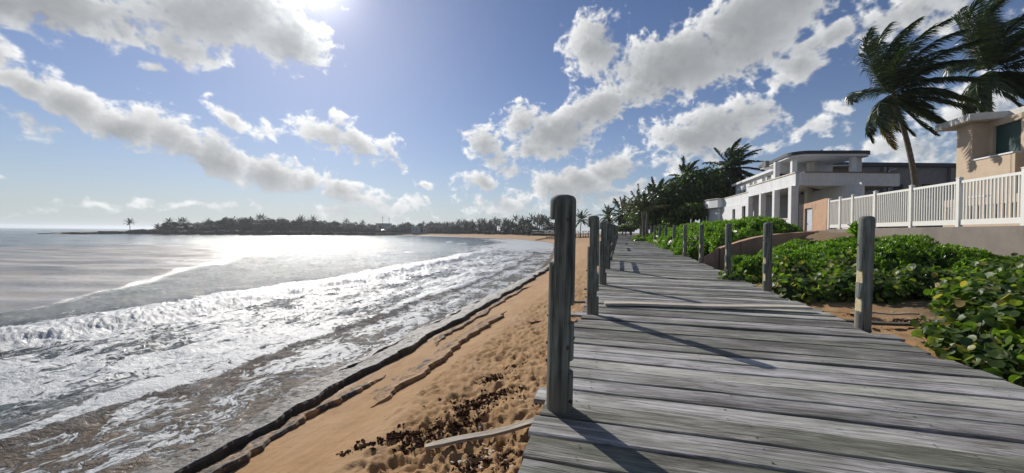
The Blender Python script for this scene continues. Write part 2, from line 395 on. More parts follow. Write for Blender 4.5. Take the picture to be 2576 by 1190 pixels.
M['grey'] = plain('grey_wall_paint', (.26, .25, .24), (.21, .20, .19), 2, .85, .2, .01, stain=.3)
M['roofdark'] = plain('dark_roof_edge', (.055, .06, .075), None, 5, .6, .2, .01)
M['roofslab'] = plain('bright_roof_slab', (.62, .61, .57), (.52, .51, .47), 3, .85, .2, .01, stain=.3)
M['vinyl'] = plain('white_vinyl', (.79, .78, .73), (.75, .74, .69), 2, .35, .02, .002)
M['vinyl'].node_tree.nodes['Principled BSDF'].inputs['Specular IOR Level'].default_value = .5
M['slat'] = plain('pale_louver_slat', (.62, .64, .63), None, 4, .5, .05, .003)
M['slatgreen'] = plain('green_louver_slat', (.10, .26, .22), None, 4, .5, .05, .003)
M['greenpanel'] = plain('dark_green_panel', (.012, .05, .045), (.016, .065, .055), 1.2, .45, .05, .004)
M['dark'] = plain('dark_interior', (.03, .028, .026), None, 2, .9, .0, .01)
M['door'] = plain('pale_blue_door_paint', (.55, .63, .70), None, 3, .6, .1, .005, stain=.3, dirt=(.35, .36, .36))
M['rust'] = plain('rust_stained_frame', (.20, .09, .06), None, 8, .85, .3, .01)
M['iron'] = plain('rusty_bolt_iron', (.03, .022, .018), None, 20, .7, .3, .005)
M['bluewall'] = plain('pale_blue_wall', (.30, .36, .42), None, 1, .8, .1, .01)
M['pole'] = plain('weathered_pole_wood', (.20, .17, .14), (.12, .10, .085), 4, .9, .3, .01)

def leaf_mat(name, stops, rough=.42, trans=.35, spec=.5):
    m, N, b, O, P = mat(name, Roughness=rough)
    t = A(N, 'tint')
    cl = N.noise(P, .9, 3, .6)
    f = N.m('ADD', t, N.m('MULTIPLY', N.m('SUBTRACT', cl, .5), .5))
    c = N.ramp(f, stops)
    N.put(b.inputs['Base Color'], c); b.inputs['Specular IOR Level'].default_value = spec
    tr = N.add('ShaderNodeBsdfTranslucent'); N.put(tr.inputs[0], N.mix(1.0, c, (1.5, 1.9, .6), 'MULTIPLY'))
    mx = N.add('ShaderNodeMixShader'); mx.inputs[0].default_value = trans
    N.l.new(b.outputs[0], mx.inputs[1]); N.l.new(tr.outputs[0], mx.inputs[2])
    out = [n for n in N.n if n.type == 'OUTPUT_MATERIAL'][0]; N.l.new(mx.outputs[0], out.inputs[0])
    return m
M['naupaka'] = leaf_mat('bright_shrub_leaf', [(.0, (.045, .09, .012)), (.45, (.10, .18, .022)), (.75, (.18, .27, .035)), (1, (.32, .36, .06))], .33, .5)
M['grape'] = leaf_mat('round_shore_leaf', [(.0, (.03, .05, .012)), (.35, (.06, .105, .020)), (.62, (.115, .17, .034)), (.8, (.27, .27, .065)), (.92, (.36, .24, .08)), (1, (.20, .10, .05))], .46, .45)
M['dullleaf'] = leaf_mat('dark_tree_leaf', [(.0, (.022, .038, .012)), (.5, (.055, .088, .022)), (1, (.12, .16, .04))], .5, .35)
M['farleaf'] = leaf_mat('distant_tree_leaf', [(.0, (.008, .012, .009)), (.5, (.02, .028, .017)), (1, (.045, .056, .030))], .6, .15, .3)
M['palmleaf'] = leaf_mat('palm_leaflet', [(.0, (.016, .030, .012)), (.5, (.038, .062, .019)), (.82, (.085, .105, .032)), (.93, (.16, .14, .05)), (1, (.30, .17, .05))], .34, .22, .6)
M['bark'] = plain('tree_bark', (.12, .10, .08), (.07, .06, .05), 6, .9, .5, .02)
M['palmbark'] = plain('palm_trunk_bark', (.17, .15, .125), (.095, .082, .07), 7, .9, .6, .02)
M['twig'] = plain('twig_wood', (.07, .055, .035), (.04, .032, .022), 8, .9, .3, .01)
M['coco'] = plain('green_coconut_husk', (.08, .09, .02), (.16, .12, .03), 5, .5, .1, .01)
M['wrack'] = plain('dried_seaweed', (.035, .014, .008), (.07, .03, .016), 15, 1.0, .3, .01)
M['wrack'].node_tree.nodes['Principled BSDF'].inputs['Specular IOR Level'].default_value = .1
M['litter'] = plain('bleached_shell_and_leaf', (.62, .55, .47), (.38, .28, .20), 30, .75, .3, .005)

# ================================================================== the lie of the land
WZ = -1.6                                     # sea level; the boardwalk planks are at 0
wv = Vector((.2607, .9654)); nv = Vector((.9654, -.2607)); OX = -.62
def wp(s, t, z=0.0):                          # along the boardwalk, across it to the right
    return (OX+wv.x*s+nv.x*t, wv.y*s+nv.y*t, z)
def deck_z(y):
    return np.interp(y, [-50, 10, 47, 80, 140], [0, 0, .61, 1.25, 1.35])
def near_shore(y): return .26+.27*(y-3.27)-4.92
SHORE = [(near_shore(-200), -200), (near_shore(-20), -20), (near_shore(0), 0), (near_shore(8), 8), (near_shore(20), 20), (2.3, 30), (4.9, 46), (8, 72), (10, 92), (11.5, 112), (10.5, 132),
         (2, 168), (-20, 215), (-50, 255), (-72, 280), (-105, 262), (-145, 222), (-183, 210), (-207, 202), (-228, 190), (-236, 195), (-226, 214), (-205, 250), (-195, 300),
         (-150, 360), (0, 420), (500, 450), (700, 100), (500, -200)]
def shore_dist(X, Y):
    """signed distance inland from the water's edge"""
    P_ = np.array(SHORE, float); Q_ = np.roll(P_, -1, 0)
    best = np.full(X.shape, 1e9); ins = np.zeros(X.shape, bool)
    for (ax, ay), (bx, by) in zip(P_, Q_):
        ex, ey = bx-ax, by-ay
        t = np.clip(((X-ax)*ex+(Y-ay)*ey)/(ex*ex+ey*ey), 0, 1)
        best = np.minimum(best, np.hypot(X-ax-t*ex, Y-ay-t*ey))
        c = ((ay > Y) != (by > Y)) & (X < (bx-ax)*(Y-ay)/((by-ay) if by != ay else 1e-9)+ax)
        ins ^= c
    return np.where(ins, best, -best)
def sw(X, Y):
    s = (X-OX)*wv.x+Y*wv.y; t = (X-OX)*nv.x+Y*nv.y
    return s, t
def land_h(X, Y, detail=True):
    X = np.asarray(X, float); Y = np.asarray(Y, float)
    d = shore_dist(X, Y); s, t = sw(X, Y)
    base = np.interp(d, [-80, -20, -8, -3, 0, .45, 1.6, 2.9, 4.9, 9.6, 20], [-9, -4, -2.6, -2.0, -1.62, -1.44, -1.12, -.70, -.38, -.30, -.25])
    base += deck_z(Y)*sstep(2.0, 4.9, d)*.95
    rise = .5*sstep(5.2, 12.5, t) + 1.25*sstep(16, 24, s)*sstep(5.6, 11.5, t)
    base += np.where(d > 5, rise, 0)
    terrace = sstep(12.86, 12.98, t)*(1-sstep(30, 31, s))
    base = base*(1-terrace)+1.80*terrace
    back = sstep(30, 31, s)*sstep(11.5, 13.5, t)
    base = base*(1-back)+1.75*back
    far = np.interp(d, [-80, -20, -3, 0, 3, 9, 14, 40, 120], [-9, -4, -2.0, -1.62, -.95, .1, .6, 1.4, 1.8])
    w = sstep(50, 78, Y)
    h = base*(1-w)+far*w
    if detail:
        r = np.hypot(X, Y); m = (1-sstep(25, 60, r))
        edge = 3.0+.35*perlin(s*.5, t*0+3, None, 3)+.2*perlin(s*1.9, t*0, None, 4)
        tread = sstep(edge-.12, edge+.3, d)
        tr = (-np.abs(billow(s*2.6, t*3.0, 2, .55, 41))*.065+billow(s*6, t*7, 3, .6, 43)*.016+perlin(s*1.1, t*1.2, None, 8)*.045)
        h += m*tread*tr*np.where(d > 0, 1, 0)*(1-terrace)
        h += m*(1-tread)*sstep(.3, .9, d)*(perlin(s*.8, t*2.2, None, 12)*.018+.006*fbm(s*3, t*6, 3, .6, 14))
        h += sstep(30, 90, r)*perlin(X*.12, Y*.12, None, 19)*.15*sstep(2, 8, d)
    return h
def ground(x, y): return float(land_h(np.array([x]), np.array([y]), False)[0])

def polar_grid(azs, rs):
    Az, Rr = np.meshgrid(azs, rs)
    X = Rr*np.sin(np.radians(Az)); Y = Rr*np.cos(np.radians(Az))
    n, m = len(rs), len(azs)
    i = np.arange((n-1)*(m-1)); a = (i//(m-1))*m+i % (m-1)
    f = np.stack([a, a+1, a+m+1, a+m], 1)
    # close the circle
    j = np.arange(n-1); g = np.stack([j*m+m-1, j*m, (j+1)*m, (j+1)*m+m-1], 1)
    return X.ravel(), Y.ravel(), np.concatenate([f, g])[:, ::-1].copy()
def geo(a, b, k): return a*np.exp(np.arange(int(math.log(b/a)/k)+1)*k)

# ---- land: sand, beach and the ground beyond, one sheet
azs = np.concatenate([np.arange(-180, -66, 3.0), np.arange(-66, 24, .22), np.arange(24, 70, .55), np.arange(70, 180, 3.0)])
rs = np.concatenate([geo(.5, 1.5, .08)[:-1], geo(1.5, 14, .0088)[:-1], geo(14, 30, .0125)[:-1], geo(30, 700, .035)])
X, Y, F = polar_grid(azs, rs)
H = land_h(X, Y)
g_ = np.random.default_rng(8)
dd0 = shore_dist(X, Y); s0_, t0_ = sw(X, Y)
band = np.where((dd0 > 2.7) & (np.hypot(X, Y) < 22) & ((t0_ < .6) | ((t0_ > 4.3) & (t0_ < 8.5) & (Y > 5.5) & (Y < 11))))[0]
sb, tb, db = s0_[band], t0_[band], dd0[band]; add = np.zeros(len(band))
order = np.argsort(sb); so = sb[order]
def stamp(cs, ct, a_, b_, an, dep):
    i0, i1 = np.searchsorted(so, (cs-.35, cs+.35)); ix = order[i0:i1]
    wv2 = .03*np.sin(tb[ix]*31+cs*7)+.02*np.sin(sb[ix]*43+ct*9)
    u = (sb[ix]-cs+wv2)*math.cos(an)+(tb[ix]-ct)*math.sin(an); v = -(sb[ix]-cs)*math.sin(an)+(tb[ix]-ct)*math.cos(an)
    r2 = (u/a_)**2+(v/b_)**2
    add[ix] += -dep*np.exp(-r2**1.6)+dep*.55*np.exp(-((np.sqrt(r2)-1.45)/.35)**2)
for _ in range(2600):
    cs = g_.uniform(0, 20)**1.0; wdt = 1.75+.25*math.sin(cs*1.3)
    stamp(cs, .3-g_.uniform(0, 1)**.8*(wdt+.5), g_.uniform(.06, .13), g_.uniform(.035, .07), g_.uniform(-1.4, 1.4), g_.uniform(.004, .030)*g_.uniform(.4, 1))
for _ in range(260): stamp(g_.uniform(6, 11), g_.uniform(4.4, 8.4), g_.uniform(.09, .14), g_.uniform(.05, .08), g_.uniform(-1.5, 1.5), g_.uniform(.01, .03))
for _ in range(26): stamp(g_.uniform(3, 18), -1.9-g_.uniform(0, 1.2), .12, .05, g_.uniform(-.4, .4), .012)
H[band] += np.clip(add, -.05, .03)
H = np.maximum(np.where(np.hypot(X, Y) > 650, -9, H), -9)
dd = shore_dist(X, Y)
def sand_material():
    m, N, b, O, P = mat('orange_sand', Roughness=.9)
    n = N.noise(P, 3.0, 6, .6); g = N.noise(P, 260, 3, .7); bigp = N.noise(N.mapping(P, rot=(0, 0, R(15)), scale=(1.4, .35, 1)), 1.1, 5, .6)
    c = N.ramp(N.m('ADD', N.m('MULTIPLY', n, .5), N.m('MULTIPLY', g, .5)), [(.3, (.21, .112, .040)), (.5, (.32, .182, .072)), (.7, (.43, .265, .122))])
    c = N.mix(N.mapr(bigp, .5, .7, 0, .4), c, (.42, .28, .165))
    wet = N.mapr(N.m('ADD', A(N, 'shore'), N.m('MULTIPLY', N.m('SUBTRACT', bigp, .5), 1.3)), .15, 1.0, 1, 0, smooth=True)
    c = N.mix(N.m('MULTIPLY', wet, .75), c, (.105, .078, .055))
    crumb = N.mapr(N.noise(P, 38, 3, .6), .66, .72)
    c = N.mix(N.m('MULTIPLY', N.m('MULTIPLY', crumb, A(N, 'tread')), .7), c, (.16, .09, .05))
    soil = A(N, 'soil')
    c = N.mix(N.m('MULTIPLY', soil, .75), c, (.10, .085, .055))
    N.put(b.inputs['Base Color'], c)
    N.put(b.inputs['Roughness'], N.mapr(wet, .2, 1, .92, .35))
    h = N.m('ADD', N.m('MULTIPLY', N.noise(P, 55, 5, .65), .6), N.m('MULTIPLY', N.noise(P, 14, 4, .6), 1.2))
    bump(N, b, h, .75, .018)
    return m
M['sand'] = sand_material()
me = mesh_np('beach', np.stack([X, Y, H], 1), F, M['sand'], True)
attr(me, 'shore', np.clip(dd, -5, 10))
s_, t_ = sw(X, Y)
attr(me, 'tread', sstep(2.8, 3.3, dd)*(1-sstep(60, 90, Y)))
attr(me, 'soil', np.maximum((X < -75)*1.0, np.maximum(sstep(9.8, 12, dd)*(1-sstep(60, 80, Y))*sstep(5, 8, t_)*.8, sstep(14, 20, dd))))
tag(obj('beach', me), 'orange sand beach with trampled upper strip beside the boardwalk', kind='structure')

# ---- sea: one sheet with real waves
azs = np.concatenate([np.arange(-180, -64, 2.0), np.arange(-64, 16, .15), np.arange(16, 180, 2.0)])
rs = np.concatenate([geo(3.2, 60, .0072)[:-1], geo(60, 300, .0145)[:-1], geo(300, 3500, .05)])
X, Y, F = polar_grid(azs, rs)
dd = shore_dist(X, Y); q = -dd; s_, t_ = sw(X, Y); r = np.hypot(X, Y)
nearw = 1-sstep(48, 75, Y)
q0 = 10.1+.7*perlin(s_*.12, s_*0+1, None, 51)+.25*perlin(s_*.6, s_*0, None, 52)
hb = .30*(1+.35*perlin(s_*.22, s_*0+4, None, 53))*(.25+.75*nearw)*sstep(-40, -10, s_)
front = np.exp(-(np.clip(q0-q, 0, None)/.62)**2)*(q < q0)+np.exp(-(np.clip(q-q0, 0, None)/2.1)**2)*(q >= q0)
q1 = 3.1+.45*perlin(s_*.22, s_*0+7, None, 55)+.15*perlin(s_*1.1, s_*0, None, 56)
w1 = np.exp(-(np.clip(q1-q, 0, None)/.38)**2)*(q < q1)+np.exp(-(np.clip(q-q1, 0, None)/.9)**2)*(q >= q1)
q2 = 1.5+.3*perlin(s_*.3, s_*0+9, None, 58)
w2 = np.exp(-((q-q2)/.25)**2)
bfoam = sstep(q0-1.5, q0-.75, q)*(1-sstep(q0+1.6, q0+4.6, q))
near60 = 1-sstep(50, 110, r)
Z = WZ + hb*front*.9 + .11*w1*nearw + .04*w2*nearw
Z += bfoam*nearw*(billow(s_*3.4, q*4.0, 3, .6, 61)*.032+billow(s_*9, q*10, 2, .6, 67)*.022*(1-sstep(14, 40, r)))
chop = sstep(.3, 3.0, q)
CH = chop*near60*(fbm(s_*.7, q*1.5, 5, .58, 63)*.038*(1+1.0*sstep(3, 5, q)))
open_ = sstep(12, 17, q)
Z += open_*(perlin(X*.10+Y*.03, Y*.22, None, 71)*.16+perlin(X*.26, Y*.5, None, 72)*.08*(1-sstep(100, 300, r)))*(1-sstep(300, 1200, r))*.9
Z += sstep(150, 300, r)*perlin(X*.035, Y*.05, None, 77)*.5*open_*(1-sstep(1500, 6000, r))
# foam amounts
lace = sstep(q1-.5, q1+.2, q)*(1-sstep(q0-.2, q0+.3, q))
foam = (.36+.13*perlin(s_*.4, q*.7, None, 87))*sstep(.0, .5, q)*(1-sstep(q1-.6, q1, q))
foam = np.maximum(foam, lace*(.42+.17*perlin(s_*.25, q*.35, None, 81)))
foam = np.maximum(foam, (.50+.2*perlin(s_*.5, q*0, None, 88))*np.exp(-((q-q1+.05)/.28)**2))
foam = foam*nearw
foam = np.maximum(foam, bfoam*(.88-.42*sstep(q0+.3, q0+3.5, q)+.22*perlin(s_*.9, q*1.5, None, 89)*sstep(q0, q0+1, q))*(.35+.65*nearw))
farf = sstep(45, 75, Y)*(1-sstep(8, 24, q))*sstep(-.2, .5, q)*(1-sstep(140, 200, r))
foam = np.maximum(foam, farf*(.62+.25*perlin(s_*.08, q*.2, None, 84)))
foam = np.maximum(foam, (1-sstep(.0, 3.5, q))*sstep(60, 120, r)*.75*sstep(-75, -55, X))
caps = perlin(s_*.07, q*.28, None, 85)
foam = np.maximum(foam, sstep(.5, .8, caps)*sstep(13, 18, q)*(1-sstep(28, 55, q))*sstep(20, 40, Y)*.5)
# pale silty slick lying off to the left
ang = np.degrees(np.arctan2(X, Y)); wob = 2.2*perlin(r*.09, ang*.08, None, 91)+1.0*perlin(r*.35, ang*.3, None, 92)
bound = np.interp(r, [0, 18, 22, 26, 34, 45, 62, 85, 140], [-70, -52.5, -50, -46.5, -40, -36, -31, -33, -60])
silt = sstep(0, 2.5, bound+wob-ang)*(1-sstep(85, 120, r))*sstep(15, 16.5, q+perlin(s_*.2, q*.1, None, 94))
Z += silt*perlin(X*.09, Y*.33, None, 95)*.16+CH*(1-.8*silt)
foam *= (1-silt*.9)
shallow = (1-sstep(2.2, 5.0, q))
def water_material():
    m, N, b, O, P = mat('sea_water', Roughness=.10, IOR=1.333)
    f = A(N, 'foam'); silt_ = A(N, 'silt'); sh = A(N, 'shallow')
    Pr = N.mapping(P, rot=(0, 0, R(15.1)))
    wrp = N.v('SCALE', N.v('SUBTRACT', N.noise(Pr, .9, 3, .6, color=True), (.5, .5, .5)), scale=1.5)
    Pa = N.v('ADD', N.mapping(Pr, scale=(1.5, .8, 1)), wrp)
    n1 = N.noise(Pa, 1.15, 7, .62); n2 = N.noise(Pa, 3.3, 6, .62)
    r1 = N.m('SUBTRACT', 1, N.m('ABSOLUTE', N.m('MULTIPLY', N.m('SUBTRACT', n1, .5), 5.0)))
    r2 = N.m('SUBTRACT', 1, N.m('ABSOLUTE', N.m('MULTIPLY', N.m('SUBTRACT', n2, .5), 5.0)))
    lace_ = N.m('ADD', N.m('MULTIPLY', r1, .5), N.m('MULTIPLY', r2, .5))
    patch = N.noise(N.mapping(Pr, scale=(1, .5, 1)), .6, 3, .6)
    lace_ = N.m('ADD', lace_, N.m('MULTIPLY', N.m('SUBTRACT', patch, .5), 1.4))
    thr = N.m('MULTIPLY_ADD', f, -1.75, 1.28)
    mask = N.mapr(N.m('SUBTRACT', lace_, thr), -.04, .16, 0, 1, smooth=True)
    mask = N.m('MULTIPLY', mask, N.mapr(f, .03, .15, 0, 1))
    deep = N.mix(N.noise(N.mapping(P, scale=(.03, .07, 1)), 1, 4, .6), (.022, .045, .055), (.05, .08, .085))
    col = N.mix(sh, deep, (.15, .11, .068))
    sn = N.noise(N.mapping(P, scale=(.10, .42, 1)), 1, 5, .6, 1.0)
    col = N.mix(N.m('MULTIPLY', silt_, .9), col, N.mix(N.mapr(sn, .40, .60), (.40, .35, .29), (.26, .27, .275)))
    col = N.mix(N.m('MULTIPLY', mask, .92), col, (.52, .545, .56))
    N.put(b.inputs['Base Color'], col)
    N.put(b.inputs['Roughness'], N.m('ADD', N.m('ADD', N.m('MULTIPLY', mask, .28), N.m('MULTIPLY_ADD', sh, -.06, .13)), N.m('MULTIPLY', silt_, .30)))
    c1 = N.noise(N.mapping(P, scale=(.8, 1.5, 1)), 2.2, 6, .62)
    c2 = N.noise(N.mapping(P, scale=(.9, 1.3, 1)), 9.0, 5, .65)
    c0 = N.noise(N.mapping(P, scale=(.5, 1.0, 1)), .55, 4, .6)
    h = N.m('ADD', N.m('MULTIPLY', c0, 1.3), N.m('ADD', N.m('MULTIPLY', c1, .8), N.m('ADD', N.m('MULTIPLY', c2, .30), N.m('MULTIPLY', N.noise(N.mapping(P, scale=(1, 1.3, 1)), 24, 3, .6), .14))))
    h = N.m('MULTIPLY', h, N.m('MULTIPLY_ADD', silt_, -.80, 1.0))
    h = N.m('MULTIPLY', h, N.m('MULTIPLY_ADD', mask, -.50, 1.0))
    h = N.m('ADD', h, N.m('MULTIPLY', N.m('MULTIPLY', mask, N.noise(P, 30, 4, .7)), .12))
    bump(N, b, h, 1.0, .185)
    return m
M['water'] = water_material()
me = mesh_np('sea', np.stack([X, Y, Z], 1), F, M['water'], True)
attr(me, 'foam', foam); attr(me, 'silt', silt); attr(me, 'shallow', shallow)
tag(obj('sea', me), 'blue grey sea with foaming breakers and sun glitter filling the bay', kind='structure')

# ---- beachrock shelves along the water's edge
def rock_material():
    m, N, b, O, P = mat('wet_beach_rock', Roughness=.5)
    n = N.noise(P, 4, 6, .65); n2 = N.noise(P, 22, 5, .65)
    c = N.ramp(N.m('ADD', N.m('MULTIPLY', n, .6), N.m('MULTIPLY', n2, .4)), [(.3, (.022, .021, .019)), (.5, (.055, .050, .044)), (.7, (.12, .105, .088))])
    sandn = N.mapr(N.m('SUBTRACT', n, N.m('MULTIPLY', A(N, 'sandy'), .28)), .22, .36, 1, 0)
    c = N.mix(N.m('MULTIPLY', sandn, N.mapr(A(N, 'sandy'), 0, .3, .35, 1)), c, (.34, .205, .10))
    N.put(b.inputs['Base Color'], c)
    N.put(b.inputs['Roughness'], N.m('ADD', N.mapr(n2, .3, .7, .38, .75), N.m('MULTIPLY', A(N, 'sandy'), .35)))
    bump(N, b, N.m('ADD', n, N.m('MULTIPLY', n2, .5)), .8, .05)
    return m
M['rock'] = rock_material()
M['dryrock'] = plain('dark_dry_rock', (.035, .032, .028), (.06, .054, .045), .5, 1.0, .5, .05); M['dryrock'].node_tree.nodes['Principled BSDF'].inputs['Specular IOR Level'].default_value = .05
def shelf(label, s0, s1, d_in, width, drop, seed, sandy=0.0, wob=.12, step=.035, nw=14):
    ss = np.arange(s0, s1, step); n = len(ss)
    fade = np.clip(np.minimum((ss-s0)/.8, (s1-ss)/.8), 0.02, 1)
    edge = d_in+wob*1.6*perlin(ss*.55, ss*0+seed, None, seed)+wob*.5*perlin(ss*2.3, ss*0+seed, None, seed+1)+wob*.22*perlin(ss*8, ss*0, None, seed+2)
    wd = width*(1+.35*perlin(ss*.7, ss*0+2, None, seed+4))*fade
    ds = []                                   # rows: foot under the landward lip, lip, then seaward over the top
    lab = []
    fr = np.linspace(0, 1, nw)
    rows = []
    def at(d):                                # point at shore distance d abreast of s
        t = 4.75 if False else None
        y = ss*wv.y; xs = OX+ss*wv.x; 
        tt = -(4.83-d)                        # boardwalk's sea edge is 4.83 m inland of the water line
        return np.stack([xs+nv.x*tt, y+nv.y*tt], 1)
    gl = lambda xy: land_h(xy[:, 0], xy[:, 1], False)
    lip = at(edge); zl = gl(lip)+drop*fade*(1+.4*perlin(ss*1.3, ss*0, None, seed+6))
    foot = at(edge-.015*fade); zf = gl(lip)-.12
    back = at(edge-.02)
    rows.append(np.column_stack([foot, zf])); rows.append(np.column_stack([lip, zl-.03])); 
    for k, f in enumerate(fr):
        p = at(edge-.03-wd*f)
        zsea = gl(at(edge-wd))-.06
        z = zl*(1-f**1.3)+zsea*f**1.3+(.03*fbm(ss*3, ss*0+f*wd*4, 4, .6, seed+8))*np.sin(np.clip(f*6, .25, 1.57))
        rows.append(np.column_stack([p, z]))
    V = np.stack(rows, 0); m_ = V.shape[0]
    i = np.arange((m_-1)*(n-1)); a = (i//(n-1))*n+i % (n-1)
    Fq = np.stack([a, a+1, a+n+1, a+n], 1)
    me = mesh_np('rock_shelf', V.reshape(-1, 3), Fq, M['rock'], False)
    sa = np.full(len(V.reshape(-1, 3)), sandy); attr(me, 'sandy', sa)
    return tag(obj('rock_shelf', me), label, kind='structure')
shelf('long dark ledge of wet beachrock along the water line', -1.0, 24, .62, 1.5, .14, 3, .15, .15)
shelf('low sandy rock ledge further up the beach', 4.8, 11.5, 2.3, .8, .075, 11, .95, .26)
shelf('short grey rock ledge between the water ledge and the sand', 2.6, 6.6, 1.25, .6, .075, 21, .7, .26)
shelf('flat outer rock shelf awash at the water line', 6.5, 17, -.35, .7, .12, 31, .0, .16)
shelf('broken rock ledge at the far end of the near beach', 21, 34, .5, 1.2, .18, 41, .2, .3, .06)
shelf('small sandy rock lip beside the long ledge', 8.5, 19, 1.25, .5, .06, 51, .8, .25)

# ================================================================== boardwalk
DW = 4.57
def plank_mesh(seed, L=DW, w=.288, th=.042, n=14):
    r_ = random.Random(seed); vs = []; fs = []
    for i in range(n+1):
        x = -L/2+L*i/n
        a = w/2-r_.uniform(0, .006); b = -w/2+r_.uniform(0, .006); cup = r_.uniform(-.002, .003)
        zz = .004*math.sin(x*1.7+seed)+r_.uniform(-.0015, .0015)
        vs += [(x, b, -th), (x, a, -th), (x, a, zz-.006+cup), (x, a-.008, zz+cup), (x, b+.008, zz-cup), (x, b, zz-.006-cup)]
    for i in range(n):
        for j in range(6):
            k = (j+1) % 6; fs.append((i*6+j, (i+1)*6+j, (i+1)*6+k, i*6+k))
    fs += [tuple(range(6)), tuple(reversed(range(n*6, n*6+6)))]
    me = bpy.data.meshes.new('plank'); me.from_pydata(vs, [], fs); me.materials.append(M['deck']); me.update(); return me
planks_m = [plank_mesh(k) for k in range(9)]
walk = tag(empty('boardwalk', (OX, 0, 0)), 'long weathered grey plank boardwalk running beside the beach', kind='structure')
ANG = math.atan2(nv.y, nv.x)
def plank(s, t=DW/2, dz=0, drot=0, me=None, sx=1.0, tilt=0, m=None, pitch=0.0):
    x, y, _ = wp(s, t)
    me = me or planks_m[rnd.randrange(9)]
    o = bpy.data.objects.new('plank', me); link(o, walk)
    o.location = (x-OX, y, float(deck_z(y))+dz)
    o.rotation_euler = (tilt, pitch, ANG+drot+(math.pi if rnd.random() < .5 else 0)); o.scale = (sx, 1, 1)
    return o
s = -1.6; k = 0
boundary_gap = {}
while s < 79:
    gap = rnd.choice([.008, .010, .014, .018, .012, .024])
    rr = rnd.uniform(-.004, .004); dz = rnd.uniform(-.010, .010)
    if abs(s-4.40) < .15: gap = .08; rr = -.004
    if abs(s-6.9) < .15: gap = .065; dz = .022
    if abs(s-7.9) < .15: gap = .055; dz = -.012
    t = DW/2+rnd.uniform(-.05, .05); sx = 1+rnd.uniform(-.012, .012)
    if rnd.random() < .10: t -= rnd.uniform(.05, .16)
    if abs(s-3.62) < .15 or abs(s-6.0) < .14: t -= .10
    plank(s+.144, t, dz, rr, sx=sx, tilt=rnd.uniform(-.015, .015)); s += .288+gap; k += 1
nb = MB(); _s = -1.5
for o in [c for c in COL.objects if c.parent is walk and c.name.startswith('plank')]:
    if o.location.y > 14: continue
    Mx = Matrix.LocRotScale(o.location, o.rotation_euler, o.scale)
    for tx in (-1.93, -.68, .67, 1.92):
        for ty in (-.085, .08):
            c = Vector((tx+rnd.uniform(-.02, .02), ty+rnd.uniform(-.015, .015), .007)); rr = rnd.uniform(.006, .010)
            nb.add([Mx @ (c+Vector((rr*math.cos(a*1.047), rr*math.sin(a*1.047), 0))) for a in range(6)], [(0, 1, 2, 3, 4, 5)])
tag(nb.build('nail_heads', M['iron'], walk), kind='stuff')
for t in (.35, 1.6, 2.95, 4.2):             # bearers under the planks
    b = MB(); pts = [wp(q_, t) for q_ in range(-2, 80, 3)]
    for a_, c_ in zip(pts, pts[1:]):
        za, zc = float(deck_z(a_[1]))-.048, float(deck_z(c_[1]))-.048
        b.seg((a_[0]-OX, a_[1]), (c_[0]-OX, c_[1]), .07, (za-.2, zc-.2), (za, zc))
    b.build('bearer', M['joist'], walk)

def post_mesh(seed, r=.108, h=1.82, notches=(), below=1.1, flip=1, k=26):
    """notches: (z0, z1, side angle, depth) flats sawn into the round post"""
    r_ = random.Random(seed); zs = [-below, .0, .3]
    zs += [h*i/9 for i in range(1, 10)]
    for z0, z1, a, d in notches: zs += [z0, z0+.0015, z1, z1+.0015]
    zs = sorted(set(round(z, 4) for z in zs if z < h-.06)); 
    rings = [(z, 1.0) for z in zs]+[(h-.055, 1.0), (h-.03, .955), (h-.012, .80), (h, .45)]
    vs = []; fs = []; mi = []
    lump = [r_.uniform(-.003, .003) for _ in range(k)]
    lean = (r_.uniform(-.004, .004), r_.uniform(-.004, .004))
    for z, q_ in rings:
        rad = r*q_*(1.03-.03*z/h)
        for j in range(k):
            a = 2*math.pi*j/k; R_ = rad+lump[j]*q_
            x, y = R_*math.cos(a), R_*math.sin(a)
            for z0, z1, na, d in notches:
                if z0+.0005 < z <= z1+.0005:
                    dd_ = x*math.cos(na)+y*math.sin(na)
                    if dd_ > r-d: x -= (dd_-(r-d))*math.cos(na); y -= (dd_-(r-d))*math.sin(na)
            vs.append((x+lean[0]*z, y+lean[1]*z, z))
    n = len(rings)
    for i in range(n-1):
        zm = (rings[i][0]+rings[i+1][0])/2
        for j in range(k):
            fs.append((i*k+j, i*k+(j+1) % k, (i+1)*k+(j+1) % k, (i+1)*k+j))
            a = 2*math.pi*(j+.5)/k; fresh = 0
            for z0, z1, na, d in notches:
                if z0 <= zm <= z1 and abs(zm-z0) > .0012 and d > .02 and na > 2 and z1 < 1.2 and math.cos(a-na) > (r-d)/r+.01: fresh = 1
            mi.append(fresh)
    fs.append(tuple((n-1)*k+j for j in range(k))); mi.append(0)
    me = bpy.data.meshes.new('post'); me.from_pydata(vs, [], fs)
    me.materials.append(M['post']); me.materials.append(M['fresh'])
    me.polygons.foreach_set('material_index', mi); me.polygons.foreach_set('use_smooth', [abs(me.polygons[i].normal.z) < .5 for i in range(len(me.polygons))]); me.update()
    try: me.set_sharp_from_angle(angle=R(50))
    except Exception: pass
    return me
